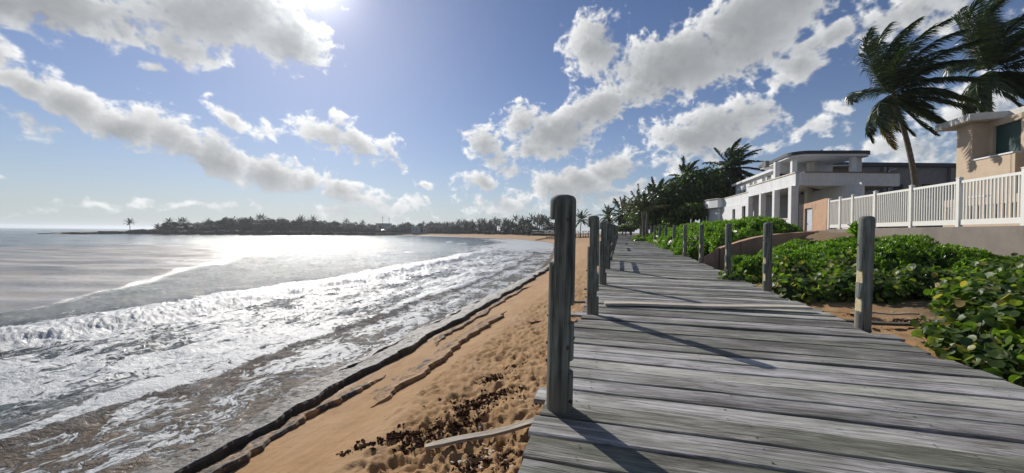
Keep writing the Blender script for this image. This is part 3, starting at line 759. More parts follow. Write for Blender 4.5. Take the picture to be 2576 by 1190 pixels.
# walk-side notches carried the rails, outer notches the cap board
land_n = [(.27, .47, math.pi, .030), (.72, .92, math.pi, .030), (1.24, 1.60, 0, .020)]
sea_n = [(.32, .43, 0, .036), (.74, .895, 0, .036), (1.25, 1.61, math.pi, .050)]
lm = [post_mesh(60+i, r=.104, notches=[(a+rnd.uniform(-.02, .02), b_+rnd.uniform(-.02, .02), c_, d_) for a, b_, c_, d_ in land_n]) for i in range(4)]
sm_ = [post_mesh(80+i, notches=[(a, b_, c_, d_) for a, b_, c_, d_ in sea_n]) for i in range(3)]
bolt_b = MB(); bolt_b.tube([(0, 0, 0), (.022, 0, 0)], .014, 6); bolt_me = bolt_b.mesh('bolt', M['iron'])
ordn = ['nearest', 'second', 'third', 'fourth', 'fifth', 'sixth', 'seventh', 'eighth', 'ninth', 'tenth', 'eleventh', 'twelfth', 'thirteenth', 'fourteenth', 'fifteenth', 'sixteenth', 'seventeenth', 'eighteenth', 'nineteenth', 'twentieth', 'twenty-first']
def put_post(x, y, me, label, group, leanx=0, leany=0, rz=0, bolts=()):
    root = empty('wooden_post', (x, y, float(deck_z(y))), ANG+rz); root.rotation_euler = (leany, leanx, ANG+rz)
    tag(root, label, 'post', group)
    obj('shaft', me, root)
    for bx, by, bz, ba in bolts: obj('bolt', bolt_me, root, (bx, by, bz), (0, 0, ba))
    return root
ys_r = [6.27, 10.22, 13.75, 18.0, 22.2, 26.4, 30.6, 34.8, 38.8, 43.3, 47.2, 51.5, 55.8, 60.0]
ys_l = [3.27, 7.12, 11.25, 15.3, 19.4, 23.5, 27.6, 31.8, 35.9, 40.0, 44.2, 48.4, 52.6, 56.8, 61.0]
for i, y in enumerate(ys_r):
    x = 5.74+.266*(y-6.27)
    put_post(x, y, lm[i % 4], ['nearest round post on the landward side, green grey with two pale sawn notches'][0] if i == 0 else f'{ordn[i]} green grey post from the viewer on the landward edge by the shrubs',
             'round posts on the landward edge of the boardwalk', .012+rnd.uniform(-.012, .012), rnd.uniform(-.012, .012), rnd.uniform(-.15, .15), bolts=((-.10, .02, 1.35, math.pi),) if i < 6 else ())
put_post(4.67, 2.1, lm[2], 'landward post just beside the camera at the bottom right', 'round posts on the landward edge of the boardwalk')
for i, y in enumerate(ys_l):
    x = .42+.282*(y-3.27)
    put_post(x, y, sm_[i % 3], 'tall thick dark post in the foreground, nearest on the sea side' if i == 0 else f'{ordn[i]} dark post from the viewer on the sea edge of the boardwalk',
             'round posts on the sea edge of the boardwalk', (.012 if i == 0 else rnd.uniform(-.012, .014)), rnd.uniform(-.01, .01), 0,
             bolts=((-.128, .0, .40, 0), (-.128, .01, .55, 0), (.09, -.06, .1, -.6)) if i == 0 else ((-.125, 0, .8, 0),) if i < 4 else ())
put_post(-.85, -1.0, sm_[1], 'sea side post behind the camera', 'round posts on the sea edge of the boardwalk')
def rail(p0, p1, z0, hgt, label, m, th=.038, name='railing_board', cat='rail', group='remaining railing boards'):
    b = MB(); x0, y0 = p0; x1, y1 = p1
    cx, cy = (x0+x1)/2, (y0+y1)/2; L = math.hypot(x1-x0, y1-y0)
    z_0, z_1 = float(deck_z(y0))+z0, float(deck_z(y1))+z0; zc = (z_0+z_1)/2
    b.box((0, 0, 0), (L, th, hgt)); me = b.mesh(name, m)
    o = obj(name, me, None, (cx, cy, zc), (0, -math.atan2(z_1-z_0, L), math.atan2(y1-y0, x1-x0)))
    return tag(o, label, cat, group)
def lx(y): return .42+.282*(y-3.27)+.10
def rx(y): return 5.74+.266*(y-6.27)-.10
rail((lx(15.2), 15.2), (lx(19.5), 19.5), .82, .15, 'upper railing board left between the fourth and fifth sea side posts', M['joist'])
rail((lx(15.2), 15.2), (lx(19.5), 19.5), .38, .12, 'lower railing board left between the fourth and fifth sea side posts', M['joist'])
rail((lx(27.5), 27.5), (lx(31.9), 31.9), .82, .17, 'warped single railing board between the seventh and eighth sea side posts', M['joist'])
rail((lx(38), 38), (lx(41), 41), .82, .17, 'short railing board far along the sea side posts', M['joist'])
rail((rx(34.7), 34.7), (rx(38.9), 38.9), .34, .16, 'pale low railing board on the landward posts far along the walk', M['board_pale'])
rail((rx(34.7)-.02, 34.7), (rx(36.4)-.02, 36.4), .84, .13, 'short pale upper railing board on the landward posts', M['board_pale'])
# loose boards
def board(name, p, q_, w, th, m, label, cat='board', group=None, wedge=0):
    p, q_ = Vector(p), Vector(q_); L = (q_-p).length; b = MB(); n = 8
    for i in range(n+1):
        x = -L/2+L*i/n; sag = .012*math.sin(i*1.1)
        hw = w/2*(1-.85*wedge if (wedge and i == 0) else 1)
        b.v += [(x, -hw, -th/2+sag), (x, w/2, -th/2+sag), (x, w/2, th/2+sag), (x, -hw, th/2+sag)]
    for i in range(n):
        for j in range(4): b.f.append((i*4+j, (i+1)*4+j, (i+1)*4+(j+1) % 4, i*4+(j+1) % 4))
    b.f += [(0, 1, 2, 3), (n*4+3, n*4+2, n*4+1, n*4)]
    c = (p+q_)/2; d = q_-p
    o = obj(name, b.mesh(name, m), None, c, (0, -math.atan2(d.z, math.hypot(d.x, d.y)), math.atan2(d.y, d.x)))
    return tag(o, label, cat, group)
board('driftwood_board', (-.80, 3.60, ground(-.8, 3.6)+.04), (.46, 3.86, -.36), .085, .03, M['board_pale'], 'narrow pale board lying on the sand, half under the boardwalk', wedge=1)
board('loose_plank', (1.95, 8.02, .030), (5.78, 7.46, .085), .22, .045, M['board_pale'], 'pale loose plank lying askew on top of the boardwalk by the second post')
board('loose_plank', (.72, 7.62, -.12), (1.75, 7.42, -.07), .2, .045, M['deck'], 'grey board sticking out over the sand beside the second sea side post')
board('loose_plank', (1.02, 8.9, -.10), (2.0, 8.75, -.06), .1, .045, M['joist'], 'dark board end sticking out over the sand beyond the second post')
board('driftwood_board', (5.9, 7.75, -.20), (8.4, 7.35, -.22), .14, .05, M['joist'], 'dark board lying in the sand beyond the nearest landward post')
board('driftwood_stick', (7.6, 8.35, -.18), (8.7, 8.2, -.17), .05, .03, M['board_pale'], 'bleached stick on the sand patch between the shrubs', 'stick')
board('driftwood_board', (6.0, 22.0, ground(6.0, 22.0)+.05), (6.3, 23.0, ground(6.3, 23)+.04), .12, .05, M['pole'], 'short dark driftwood piece on the upper beach past the second post', 'driftwood')
board('driftwood_log', (3.1, 28.0, -1.38), (4.9, 28.6, -1.20), .2, .14, M['bark'], 'dark driftwood log washed against the ledge at the water line', 'driftwood')

# ================================================================== wrack, shells and pebbles on the sand
def scatter_stuff(name, label, pts, m, smin, smax, flat=.4, seed=1, lift=0.0):
    g_ = np.random.default_rng(seed); n = len(pts)
    base = np.array([(1, 0, 0), (0, 1, 0), (-1, 0, 0), (0, -1, 0), (0, 0, 1), (0, 0, -1)], float)
    tri = np.array([(0, 1, 4), (1, 2, 4), (2, 3, 4), (3, 0, 4), (1, 0, 5), (2, 1, 5), (3, 2, 5), (0, 3, 5)])
    pts = np.asarray(pts); z = land_h(pts[:, 0], pts[:, 1])
    sc = g_.uniform(smin, smax, (n, 1, 1))*np.stack([g_.uniform(.6, 1.6, n), g_.uniform(.5, 1.2, n), g_.uniform(.2, 1.0, n)*flat], 1)[:, None, :]
    a = g_.uniform(0, 6.28, n); rot = np.zeros((n, 3, 3)); rot[:, 0, 0] = rot[:, 1, 1] = np.cos(a); rot[:, 0, 1] = -np.sin(a); rot[:, 1, 0] = np.sin(a); rot[:, 2, 2] = 1
    tl = g_.uniform(-.5, .5, (n,)); rx_ = np.zeros((n, 3, 3)); rx_[:, 0, 0] = 1; rx_[:, 1, 1] = rx_[:, 2, 2] = np.cos(tl); rx_[:, 1, 2] = -np.sin(tl); rx_[:, 2, 1] = np.sin(tl)
    v = (base[None]+g_.uniform(-.25, .25, (n, 6, 3)))*sc
    v = np.einsum('nij,nkj->nki', rot @ rx_, v)+np.stack([pts[:, 0], pts[:, 1], z+smin*.3+lift], 1)[:, None, :]
    f = (tri[None]+(np.arange(n)*6)[:, None, None]).reshape(-1, 3)
    return tag(obj(name, mesh_np(name, v.reshape(-1, 3), f, m)), label, kind='stuff')
pts = []
for cx, cy, r0, n in [(-.56, 4.04, .16, 130), (-.75, 4.15, .16, 120), (-1.22, 4.05, .14, 90), (-.42, 4.6, .20, 130), (-.30, 4.85, .15, 100), (-.22, 5.5, .10, 60), (-.55, 4.4, .12, 80), (-1.0, 4.0, .12, 80), (.05, 5.9, .08, 30), (-.9, 3.8, .1, 60), (-1.5, 3.9, .1, 40),
                      (-.25, 3.35, .16, 60), (-.1, 4.9, .1, 25), (.55, 9.1, .12, 30), (1.3, 11, .15, 30), (8.3, 8.0, .25, 80), (7.6, 8.5, .15, 30)]:
    for _ in range(int(n*.45)):
        rr = abs(rnd.gauss(0, 1))*r0; aa = rnd.uniform(0, 6.28); pts.append((cx+rr*math.cos(aa)*1.2, cy+rr*math.sin(aa)*.8))
scatter_stuff('seaweed_wrack', 'dark brown dried seaweed clumps scattered on the upper sand', np.repeat(np.array(pts), 5, 0)+np.random.default_rng(3).normal(size=(len(pts)*5, 2))*np.array([.035, .016]), M['wrack'], .006, .026, 1.1, 5, .008)
pts = []
for _ in range(320):
    s0 = rnd.uniform(.5, 40)**1.0; t0 = -rnd.uniform(.05, 2.0); pts.append(wp(s0, t0)[:2])
for _ in range(90): pts.append((-.22+rnd.gauss(0, .13), 3.36+rnd.gauss(0, .10)))
for _ in range(90): pts.append((8.25+rnd.gauss(0, .28), 8.05+rnd.gauss(0, .22)))
for _ in range(120): pts.append((rnd.uniform(6, 9), rnd.uniform(6.8, 9.4)))
scatter_stuff('beach_litter', 'pale shell bits and bleached leaf litter on the sand', pts, M['litter'], .008, .026, .35, 9)
pts = [wp(rnd.uniform(.5, 30), -rnd.uniform(.1, 2.3))[:2] for _ in range(420)]
scatter_stuff('sand_crumbs', 'small dark crumbs of debris on the trampled sand', pts, M['wrack'], .005, .016, .7, 15)

# ================================================================== leaves
def rot_from(nrm, spin):
    """matrices whose third column is nrm, spun by spin"""
    n = nrm/np.linalg.norm(nrm, axis=1, keepdims=True)
    h = np.where(np.abs(n[:, 2:3]) < .9, np.array([[0, 0, 1.]]), np.array([[1., 0, 0]]))
    u = np.cross(h, n); u /= np.linalg.norm(u, axis=1, keepdims=True); w = np.cross(n, u)
    c, s = np.cos(spin)[:, None], np.sin(spin)[:, None]
    a = u*c+w*s; b = -u*s+w*c
    return np.stack([a, b, n], 2)
T_NAU = (np.array([(0, 0, 0), (.45, .17, .05), (.45, -.17, .05), (.95, .13, .02), (.95, -.13, .02), (.5, 0, 0), (1.05, 0, -.03)], float),
         np.array([(0, 5, 1), (0, 2, 5), (5, 3, 1), (5, 2, 4), (5, 6, 3), (5, 4, 6)]))
def disk(n=9, cup=.10):
    v = [(0.5, 0, -.02)]
    for i in range(n):
        a = 2*math.pi*(i+.5)/n+math.pi; rr = .52 if i not in (0, n-1) else .46
        v.append((.5+rr*math.cos(a), rr*1.06*math.sin(a), cup*abs(math.sin(a))*.9+.02*math.cos(3*a)))
    return np.array(v), np.array([(0, i+1, (i+1) % n+1) for i in range(n)])
T_GRAPE = disk()
T_OVAL = (np.array([(0, 0, 0), (.5, .26, .04), (.5, -.26, .04), (1, 0, -.05)], float), np.array([(0, 2, 1), (1, 2, 3)]))
def leaves_mesh(name, P_, Nn, size, T, m, seed=0, tintshift=0.0, extra=None):
    g_ = np.random.default_rng(seed); n = len(P_); tv, tf = T
    Rm = rot_from(Nn, g_.uniform(0, 6.28, n)); sz = size*g_.uniform(.65, 1.25, n)
    v = np.einsum('nij,kj->nki', Rm, tv)*sz[:, None, None]+P_[:, None, :]
    f = (tf[None]+(np.arange(n)*len(tv))[:, None, None]).reshape(-1, 3)
    V = v.reshape(-1, 3); tint = np.repeat(np.clip(g_.beta(2.2, 2.6, n)+tintshift, 0, 1), len(tv))
    if extra is not None:
        ev, ef = extra; f = np.concatenate([f, ef+len(V)]); V = np.concatenate([V, ev]); tint = np.concatenate([tint, np.full(len(ev), .15)])  # filler core gets a fixed dark tint, standing in for inner shade
    me = mesh_np(name, V, f, m); attr(me, 'tint', tint); return me
def lumpy_points(n, seed, rx_, ry_, rz_, lobes=7, shell=.22, low=-.15):
    """points near the outside of a lumpy dome, with outward normals"""
    g_ = np.random.default_rng(seed)
    C = [(0, 0, 0, .72)]
    for i in range(lobes):
        a = i/lobes*6.28+g_.uniform(-.3, .3); e = g_.uniform(0, .9); rr = g_.uniform(.45, .62)
        C.append((math.cos(a)*math.cos(e)*rr, math.sin(a)*math.cos(e)*rr, math.sin(e)*rr, g_.uniform(.36, .5)))
    C = np.array(C); P_ = []; Nn = []
    while sum(len(p) for p in P_) < n:
        k_ = 4*n; ci = g_.choice(len(C), k_, p=(C[:, 3]**2)/(C[:, 3]**2).sum())
        dv = g_.normal(size=(k_, 3)); dv /= np.linalg.norm(dv, axis=1, keepdims=True)
        p = C[ci, :3]+dv*(C[ci, 3]*(1-shell*g_.random(k_)**1.5))[:, None]
        inside = np.zeros(k_, bool)
        for c in C: inside |= np.linalg.norm(p-c[:3], axis=1) < c[3]*(1-shell*1.2)
        ok = ~inside & (p[:, 2] > low)
        P_.append(p[ok]); Nn.append(dv[ok])
    P_ = np.concatenate(P_)[:n]; Nn = np.concatenate(Nn)[:n]
    sc = np.array([rx_, ry_, rz_]); return P_*sc, Nn/sc
def core_mesh(rx_, ry_, rz_, seed, k=10):
    """tangle of inner branches as crossing tapered sticks"""
    b = MB(); r_ = random.Random(seed)
    for i in range(k):
        a = r_.uniform(0, 6.28); e = r_.uniform(.25, 1.3); L = r_.uniform(.6, .9)
        tip = (math.cos(a)*math.cos(e)*rx_*L, math.sin(a)*math.cos(e)*ry_*L, math.sin(e)*rz_*L)
        mid = (tip[0]*.45+r_.uniform(-.08, .08), tip[1]*.45+r_.uniform(-.08, .08), tip[2]*.5)
        b.tube([(tip[0]*.05, tip[1]*.05, -.1), mid, tip], [.022, .014, .005], 5)
    return b
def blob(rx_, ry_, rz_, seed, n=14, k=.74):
    """lumpy filler core behind the leaves, coloured dark in place of inner shade"""
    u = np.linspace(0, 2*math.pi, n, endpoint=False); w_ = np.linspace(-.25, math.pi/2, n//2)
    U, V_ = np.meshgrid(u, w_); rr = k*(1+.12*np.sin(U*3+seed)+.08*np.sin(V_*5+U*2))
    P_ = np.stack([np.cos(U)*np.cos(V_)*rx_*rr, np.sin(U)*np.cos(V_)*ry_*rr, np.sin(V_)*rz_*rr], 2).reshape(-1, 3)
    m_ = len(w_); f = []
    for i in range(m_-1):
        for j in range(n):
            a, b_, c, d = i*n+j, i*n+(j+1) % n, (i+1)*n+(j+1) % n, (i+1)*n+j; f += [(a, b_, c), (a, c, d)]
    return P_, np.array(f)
def up_normals(Nn, g_, up=.55, jit=.55):
    n = Nn/np.linalg.norm(Nn, axis=1, keepdims=True)+np.array([0, 0, up])+g_.normal(size=Nn.shape)*jit
    return n
def rosettes(P_, Nn, seed, per=7, spread=.05):
    """whorls of leaves round each shoot tip"""
    g_ = np.random.default_rng(seed); n = len(P_)
    ax = up_normals(Nn, g_, .5, .3); ax /= np.linalg.norm(ax, axis=1, keepdims=True)
    Rm = rot_from(ax, g_.uniform(0, 6.28, n)); outP = []; outD = []; outN = []
    for i in range(per):
        a = 6.28*i/per*1.0+g_.uniform(-.3, .3, n); tl = g_.uniform(.25, 1.15, n)
        loc = np.stack([np.cos(a)*np.cos(tl), np.sin(a)*np.cos(tl), np.sin(tl)], 1)
        d = np.einsum('nij,nj->ni', Rm, loc)
        outP.append(P_); outD.append(d); outN.append(ax)
    return np.concatenate(outP), np.concatenate(outD), np.concatenate(outN)
def dir_leaves(P_, D, Nn, size, T, m, name, seed, shift=0, extra=None, tcl=0):
    """leaves that point along D with faces towards Nn"""
    g_ = np.random.default_rng(seed); n = len(P_); tv, tf = T
    x = D/np.linalg.norm(D, axis=1, keepdims=True); y = np.cross(Nn, x); y /= (np.linalg.norm(y, axis=1, keepdims=True)+1e-9); z = np.cross(x, y)
    sz = size*g_.uniform(.7, 1.2, n)
    v = (x[:, None]*tv[None, :, 0:1]+y[:, None]*tv[None, :, 1:2]+z[:, None]*tv[None, :, 2:3])*sz[:, None, None]+P_[:, None]
    f = (tf[None]+(np.arange(n)*len(tv))[:, None, None]).reshape(-1, 3); V = v.reshape(-1, 3)
    tint = np.repeat(np.clip(g_.beta(2.2, 2.6, n)+shift, 0, 1), len(tv))
    if extra is not None:
        ev, ef = extra; f = np.concatenate([f, ef+len(V)]); V = np.concatenate([V, ev]); tint = np.concatenate([tint, np.full(len(ev), .15)])  # same dark tint on the core: shade between leaves put into colour
    me = mesh_np(name, V, f, m); attr(me, 'tint', tint); return me

# ---- bright low shrubs with whorled leaves
nau = []
for i in range(4):
    P_, Nn = lumpy_points(880, 100+i, 1, 1, 1, 8)
    Pr_, D_, N_ = rosettes(P_, Nn, 200+i, 7)
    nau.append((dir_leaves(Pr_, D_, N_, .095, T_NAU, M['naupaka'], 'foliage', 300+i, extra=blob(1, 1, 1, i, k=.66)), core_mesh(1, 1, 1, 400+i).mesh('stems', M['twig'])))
def shrub(x, y, r_, top, label, group, k, name='leafy_shrub', zg=None, rz=None):
    zg = ground(x, y) if zg is None else zg
    root = empty(name, (x, y, zg), rnd.uniform(0, 6.28) if rz is None else rz); tag(root, label, 'shrub', group)
    hgt = max(.4, top-zg)
    f, c = nau[k % 4]
    obj('foliage', f, root, scale=(r_, r_, hgt)); obj('stems', c, root, scale=(r_, r_, hgt))
    return root
# shrub bed between the boardwalk and the fence wall (x, y, radius, top height)
front = [(9.0, 14.9, .75, .85), (9.9, 14.0, .9, 1.05), (10.9, 15.0, 1.1, 1.30), (11.3, 13.6, 1.0, 1.35), (12.3, 14.2, 1.2, 1.50), (13.2, 13.0, 1.1, 1.62), (13.9, 12.3, 1.1, 1.48),
         (13.6, 10.9, 1.0, 1.08), (14.9, 11.6, .9, 1.12), (14.3, 8.9, 1.1, .95), (12.2, 16.0, 1.2, 1.45), (14.0, 14.7, 1.3, 1.72), (15.2, 13.2, .9, 1.38), (11.1, 16.4, 1.0, 1.2), (9.9, 15.8, .7, .92), (14.2, 7.3, .9, .9), (15.7, 15.4, 1.1, 1.72), (12.5, 12.6, .9, 1.25), (13.4, 17, 1.2, 1.5), (14.8, 16.8, 1.2, 1.65)]
for i, (x, y, r_, tp) in enumerate(front):
    nth = ordn[min(20, sorted(range(len(front)), key=lambda j: front[j][0]/front[j][1]).index(i))] if i else 'leftmost'
    side = ['at the left end of the bed', 'beside the landward post', 'in the middle of the bed', 'against the retaining wall', 'in front of the white fence'][min(4, int((x-8.7)/1.4))]
    shrub(x, y, r_, tp, f'bright green whorled shrub {side}, {["low", "rounded", "broad", "dense"][i % 4]} {nth} from the left', 'bright green shrubs in the bed below the fence', i)
# the tall shoot in front of the wall
P_ = []; Nn = []
for i in range(34): P_.append((rnd.uniform(-.10, .10), rnd.uniform(-.1, .1), .35+i*.032)); Nn.append((rnd.uniform(-1, 1), rnd.uniform(-1, 1), .8))
Pr_, D_, N_ = rosettes(np.array(P_), np.array(Nn), 77, 7)
up = tag(empty('upright_shoot', (11.95, 13.3, ground(11.95, 13.3)+.35)), 'single upright leafy shoot standing above the shrubs before the fence corner', 'shrub')
obj('foliage', dir_leaves(Pr_, D_, N_, .24, T_NAU, M['naupaka'], 'foliage', 66, .05), up)
b = MB(); b.tube([(0, 0, -.3), (.02, 0, .6), (0, .02, 1.4)], [.02, .015, .008], 6); b.build('stem', M['twig'], up)
# hedge beyond the curved wall, up to the white house
yy = 19.4; i = 0
while yy < 47:
    e = rx(yy)+.15
    for col_, (off, tp) in enumerate(((.95, 1.85), (2.3, 2.50), (3.9, 2.85), (5.5, 2.95))):
        if yy < 21.5 and off < 2: continue
        if yy > 31 and off > 4.5: continue
        if yy < 20 and off < 5: continue
        x = e+off+rnd.uniform(-.2, .2); y = yy+rnd.uniform(-.4, .4)
        if x/y > (.70 if off > 3 else .73) or x/y > .66 and y < 22.5: continue
        t_p = tp-.25*(yy < 24)+rnd.uniform(-.12, .12)
        row = ['along the boardwalk edge', 'in the second row of the hedge', 'in the third row of the hedge', 'nearest the white house'][col_]
        shrub(x, y, rnd.uniform(1.25, 1.5), t_p, f'bright green hedge shrub {row}, {ordn[min(16, int((yy-19)/1.9))]} from the near end', 'hedge shrubs beside the white house', i, 'hedge_shrub'); i += 1
    yy += 1.95

# ---- shore shrubs with round leaves
def grape_shrub(x, y, rx_, ry_, top, label, seed, nl=420, size=.15, parts=0, group='round leaved shore shrubs beside the boardwalk', rz=0):
    zg = ground(x, y); h = top-zg
    root = empty('round_leaf_shrub', (x, y, zg), rz); tag(root, label, 'shrub', group)
    P_, Nn = lumpy_points(nl, seed, rx_, ry_, h, 7, .45)
    g_ = np.random.default_rng(seed+5); N2 = up_normals(Nn, g_, .55, .75)
    # face leaves up and out, blades spread from the petiole
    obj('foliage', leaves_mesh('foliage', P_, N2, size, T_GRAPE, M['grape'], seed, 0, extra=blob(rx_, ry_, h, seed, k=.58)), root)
    obj('stems', core_mesh(rx_, ry_, h, seed+3, 16).mesh('stems', M['twig']), root)
    if parts:
        P_, Nn = lumpy_points(parts, seed+50, rx_*1.04, ry_*1.04, h*1.04, 7, .12)
        N2 = up_normals(Nn, g_, .5, .6); Rm = rot_from(N2, g_.uniform(0, 6.28, parts))
        for q_ in range(parts):
            o = bpy.data.objects.new('leaf', leafm[q_ % len(leafm)]); link(o, root)
            sc = size*g_.uniform(.8, 1.35)
            o.matrix_basis = Matrix.Translation(P_[q_].tolist()) @ Matrix(Rm[q_].tolist()).to_4x4() @ Matrix.Scale(sc, 4)
    return root
leafm = []
for i in range(9):
    v, f = disk(12, .08+.02*(i % 4)); v = v+np.random.default_rng(i).normal(size=v.shape)*.012
    me = mesh_np('leaf', v, f, M['grape'], True); attr(me, 'tint', np.full(len(v), [.2, .4, .55, .35, .7, .9, .5, .62, .3][i])); leafm.append(me)
grape_shrub(9.6, 10.7, 1.3, 1.2, .85, 'yellowing round leaved shrub behind the nearest landward post', 501, 900, .15)
grape_shrub(8.2, 11.0, 1.1, 1.1, .68, 'low round leaved shrub between the first and second landward posts', 502, 700, .14)
grape_shrub(11.1, 10.1, 1.3, 1.1, .95, 'round leaved shrub behind the sand patch', 503, 900, .15)
grape_shrub(12.6, 9.3, 1.4, 1.3, 1.08, 'broad round leaved shrub at the right beyond the sand patch', 504, 950, .15)
grape_shrub(9.95, 8.0, .95, .9, .80, 'round leaved shrub at the right edge of the sand patch', 505, 800, .135, 60)
grape_shrub(8.6, 6.3, .95, .85, .72, 'near round leaved shrub leaning over the boardwalk edge at the right', 506, 560, .135, 260)
grape_shrub(10.7, 6.5, 1.2, 1.0, 1.05, 'tall round leaved shrub at the right margin', 507, 760, .14, 60)
grape_shrub(7.35, 5.15, .75, .75, .38, 'nearest low round leaved shrub beside the boardwalk at the bottom right', 508, 400, .13, 160)
grape_shrub(10.9, 12.6, 1.0, .9, 1.15, 'taller round leaved shrub mixed into the whorled shrubs', 511, 700, .14)
grape_shrub(9.4, 12.9, .9, .9, .95, 'round leaved shrub left of the nearest landward post', 512, 600, .14)
grape_shrub(11.0, 8.4, 1.1, 1.0, 1.0, 'round leaved shrub with pale undersides at the right margin', 513, 700, .15)
grape_shrub(7.0, 5.9, .6, .55, .28, 'low round leaved sprig by the boardwalk edge near the sand patch', 514, 240, .125, 70)
grape_shrub(8.35, 6.75, .8, .7, .72, 'round leaved shrub between the sand patch and the nearest shrub', 515, 560, .13, 90)
grape_shrub(6.35, 5.0, .5, .55, .15, 'low round leaves pushing against the boardwalk at the bottom right', 516, 220, .125, 40)
grape_shrub(8.8, 4.4, 1.1, 1.0, .8, 'round leaved shrub just outside the right margin', 509, 420, .14)
grape_shrub(7.25, 12.5, .7, .7, .55, 'small low round leaved shrub at the foot of the second landward post', 510, 220, .12)
b = MB()
for q_ in range(16):
    x = rnd.uniform(8.3, 12.5); y = rnd.uniform(5.6, 8.0) if x < 10.5 else rnd.uniform(7.5, 11); z = ground(x, y); a = rnd.uniform(0, 6.28)
    b.tube([(x, y, z), (x+.1*math.cos(a), y+.1*math.sin(a), z+.35), (x+.3*math.cos(a), y+.3*math.sin(a), z+.75)], [.012, .009, .004], 5)
tag(b.build('bare_twigs', M['pole']), 'bare grey twigs poking up among the round leaved shrubs', kind='stuff')
# sprawling small shrub over the far boardwalk edge
shrub(15.2, 46.0, 1.1, 1.3, 'low dark shrub sprawling over the boardwalk by the palm stems', None, 2)
shrub(16.6, 50.0, 1.2, 1.5, 'second low dark shrub at the far bend of the boardwalk', None, 1)

# ================================================================== white picket fence on the retaining wall
def seg_pt(s, t): p = wp(s, t); return (p[0], p[1])
TF = 12.93
b = MB(); b.seg(seg_pt(27.55, TF), seg_pt(2, TF), .26, -.9, 1.86)
fw = tag(b.build('retaining_wall', M['concrete'], bevel=.012), 'plain grey brown concrete retaining wall below the white fence', 'wall')
b = MB(); a_ = wp(14.2, TF-.15, 1.02); b.tube([a_, (a_[0]-.12, a_[1]+.03, 1.0)], .055, 8); b.build('drain_spout', M['iron'], fw)
fence = tag(empty('picket_fence', wp(27.4, TF, 1.86)), 'long white picket fence on top of the retaining wall', 'fence')
fo = Vector(wp(27.4, TF, 1.86))
def fadd(o): o.location = Vector(o.location)-fo; o.parent = fence; return o
b = MB(); b.box((0, 0, .9), (.13, .13, 1.80)); b.box((0, 0, 1.815), (.155, .155, .03))
b.add([(-.06, -.06, 1.83), (.06, -.06, 1.83), (.06, .06, 1.83), (-.06, .06, 1.83), (0, 0, 1.87)], [(0, 1, 4), (1, 2, 4), (2, 3, 4), (3, 0, 4)])
fpost = b.mesh('fence_post', M['vinyl'])
b = MB(); b.box((0, 0, 0), (.038, .038, 1.42)); pick = b.mesh('picket', M['vinyl'])
fs_ = [27.4, 26.2, 25.0, 23.15, 20.75, 18.35, 15.95, 13.5, 11.1, 8.7, 6.3]
for i, s0 in enumerate(fs_):
    p = wp(s0, TF, 1.86); fadd(obj('fence_post', fpost, None, p, (0, 0, ANG)))
    if i+1 < len(fs_):
        s1 = fs_[i+1]; L = s0-s1
        for z, hh, nm in ((1.86+.17, .19, 'bottom_rail'), (1.86+1.66, .095, 'top_rail')):
            b = MB(); b.box((0, 0, 0), (L-.13, .045, hh)); c = wp((s0+s1)/2, TF, z)
            o = obj(nm, b.mesh(nm, M['vinyl']), None, c, (0, 0, ANG+math.pi/2)); fadd(o)
        n = int(round((L-.13)/.135)); 
        for k in range(1, n):
            c = wp(s0-.065-(L-.13)*k/n, TF, 1.86+.94); fadd(obj('picket', pick, None, c, (0, 0, ANG)))
# curved pinkish ramp wall and steps
pw = [(8.9, 17.75, .42), (9.35, 17.35, .86), (10.3, 17.45, 1.16), (11.3, 18.0, 1.34), (12.6, 18.95, 1.46), (14.0, 20.0, 1.54), (15.7, 21.0, 1.62), (17.4, 22.0, 1.72)]
b = MB(); cp = MB()
for (x0, y0, z0), (x1, y1, z1) in zip(pw, pw[1:]):
    b.seg((x0, y0), (x1, y1), .2, -.8, (z0, z1)); 
    cp.seg((x0, y0), (x1, y1), .23, (z0+.002, z1+.002), (z0+.03, z1+.03))
o = tag(b.build('ramp_wall', M['pinkconcrete']), 'low curved pinkish concrete wall climbing from the boardwalk to the white house', 'wall'); cp.build('wall_cap', M['peachold'], o)
st = tag(empty('garden_steps', (18.6, 23.6, 1.0)), 'pale concrete steps below the peach wall by the fence corner', 'steps')
for k, (x, y, w, d, z) in enumerate(((18.7, 23.9, 1.5, .5, 1.72), (18.0, 23.2, 1.6, .5, 1.50), (17.4, 22.5, 1.6, .4, 1.30))):
    b = MB(); b.box((x-18.6, y-23.6, z/2-1.0), (w, d, z), ANG); b.build('step', M['step'], st, bevel=.01)

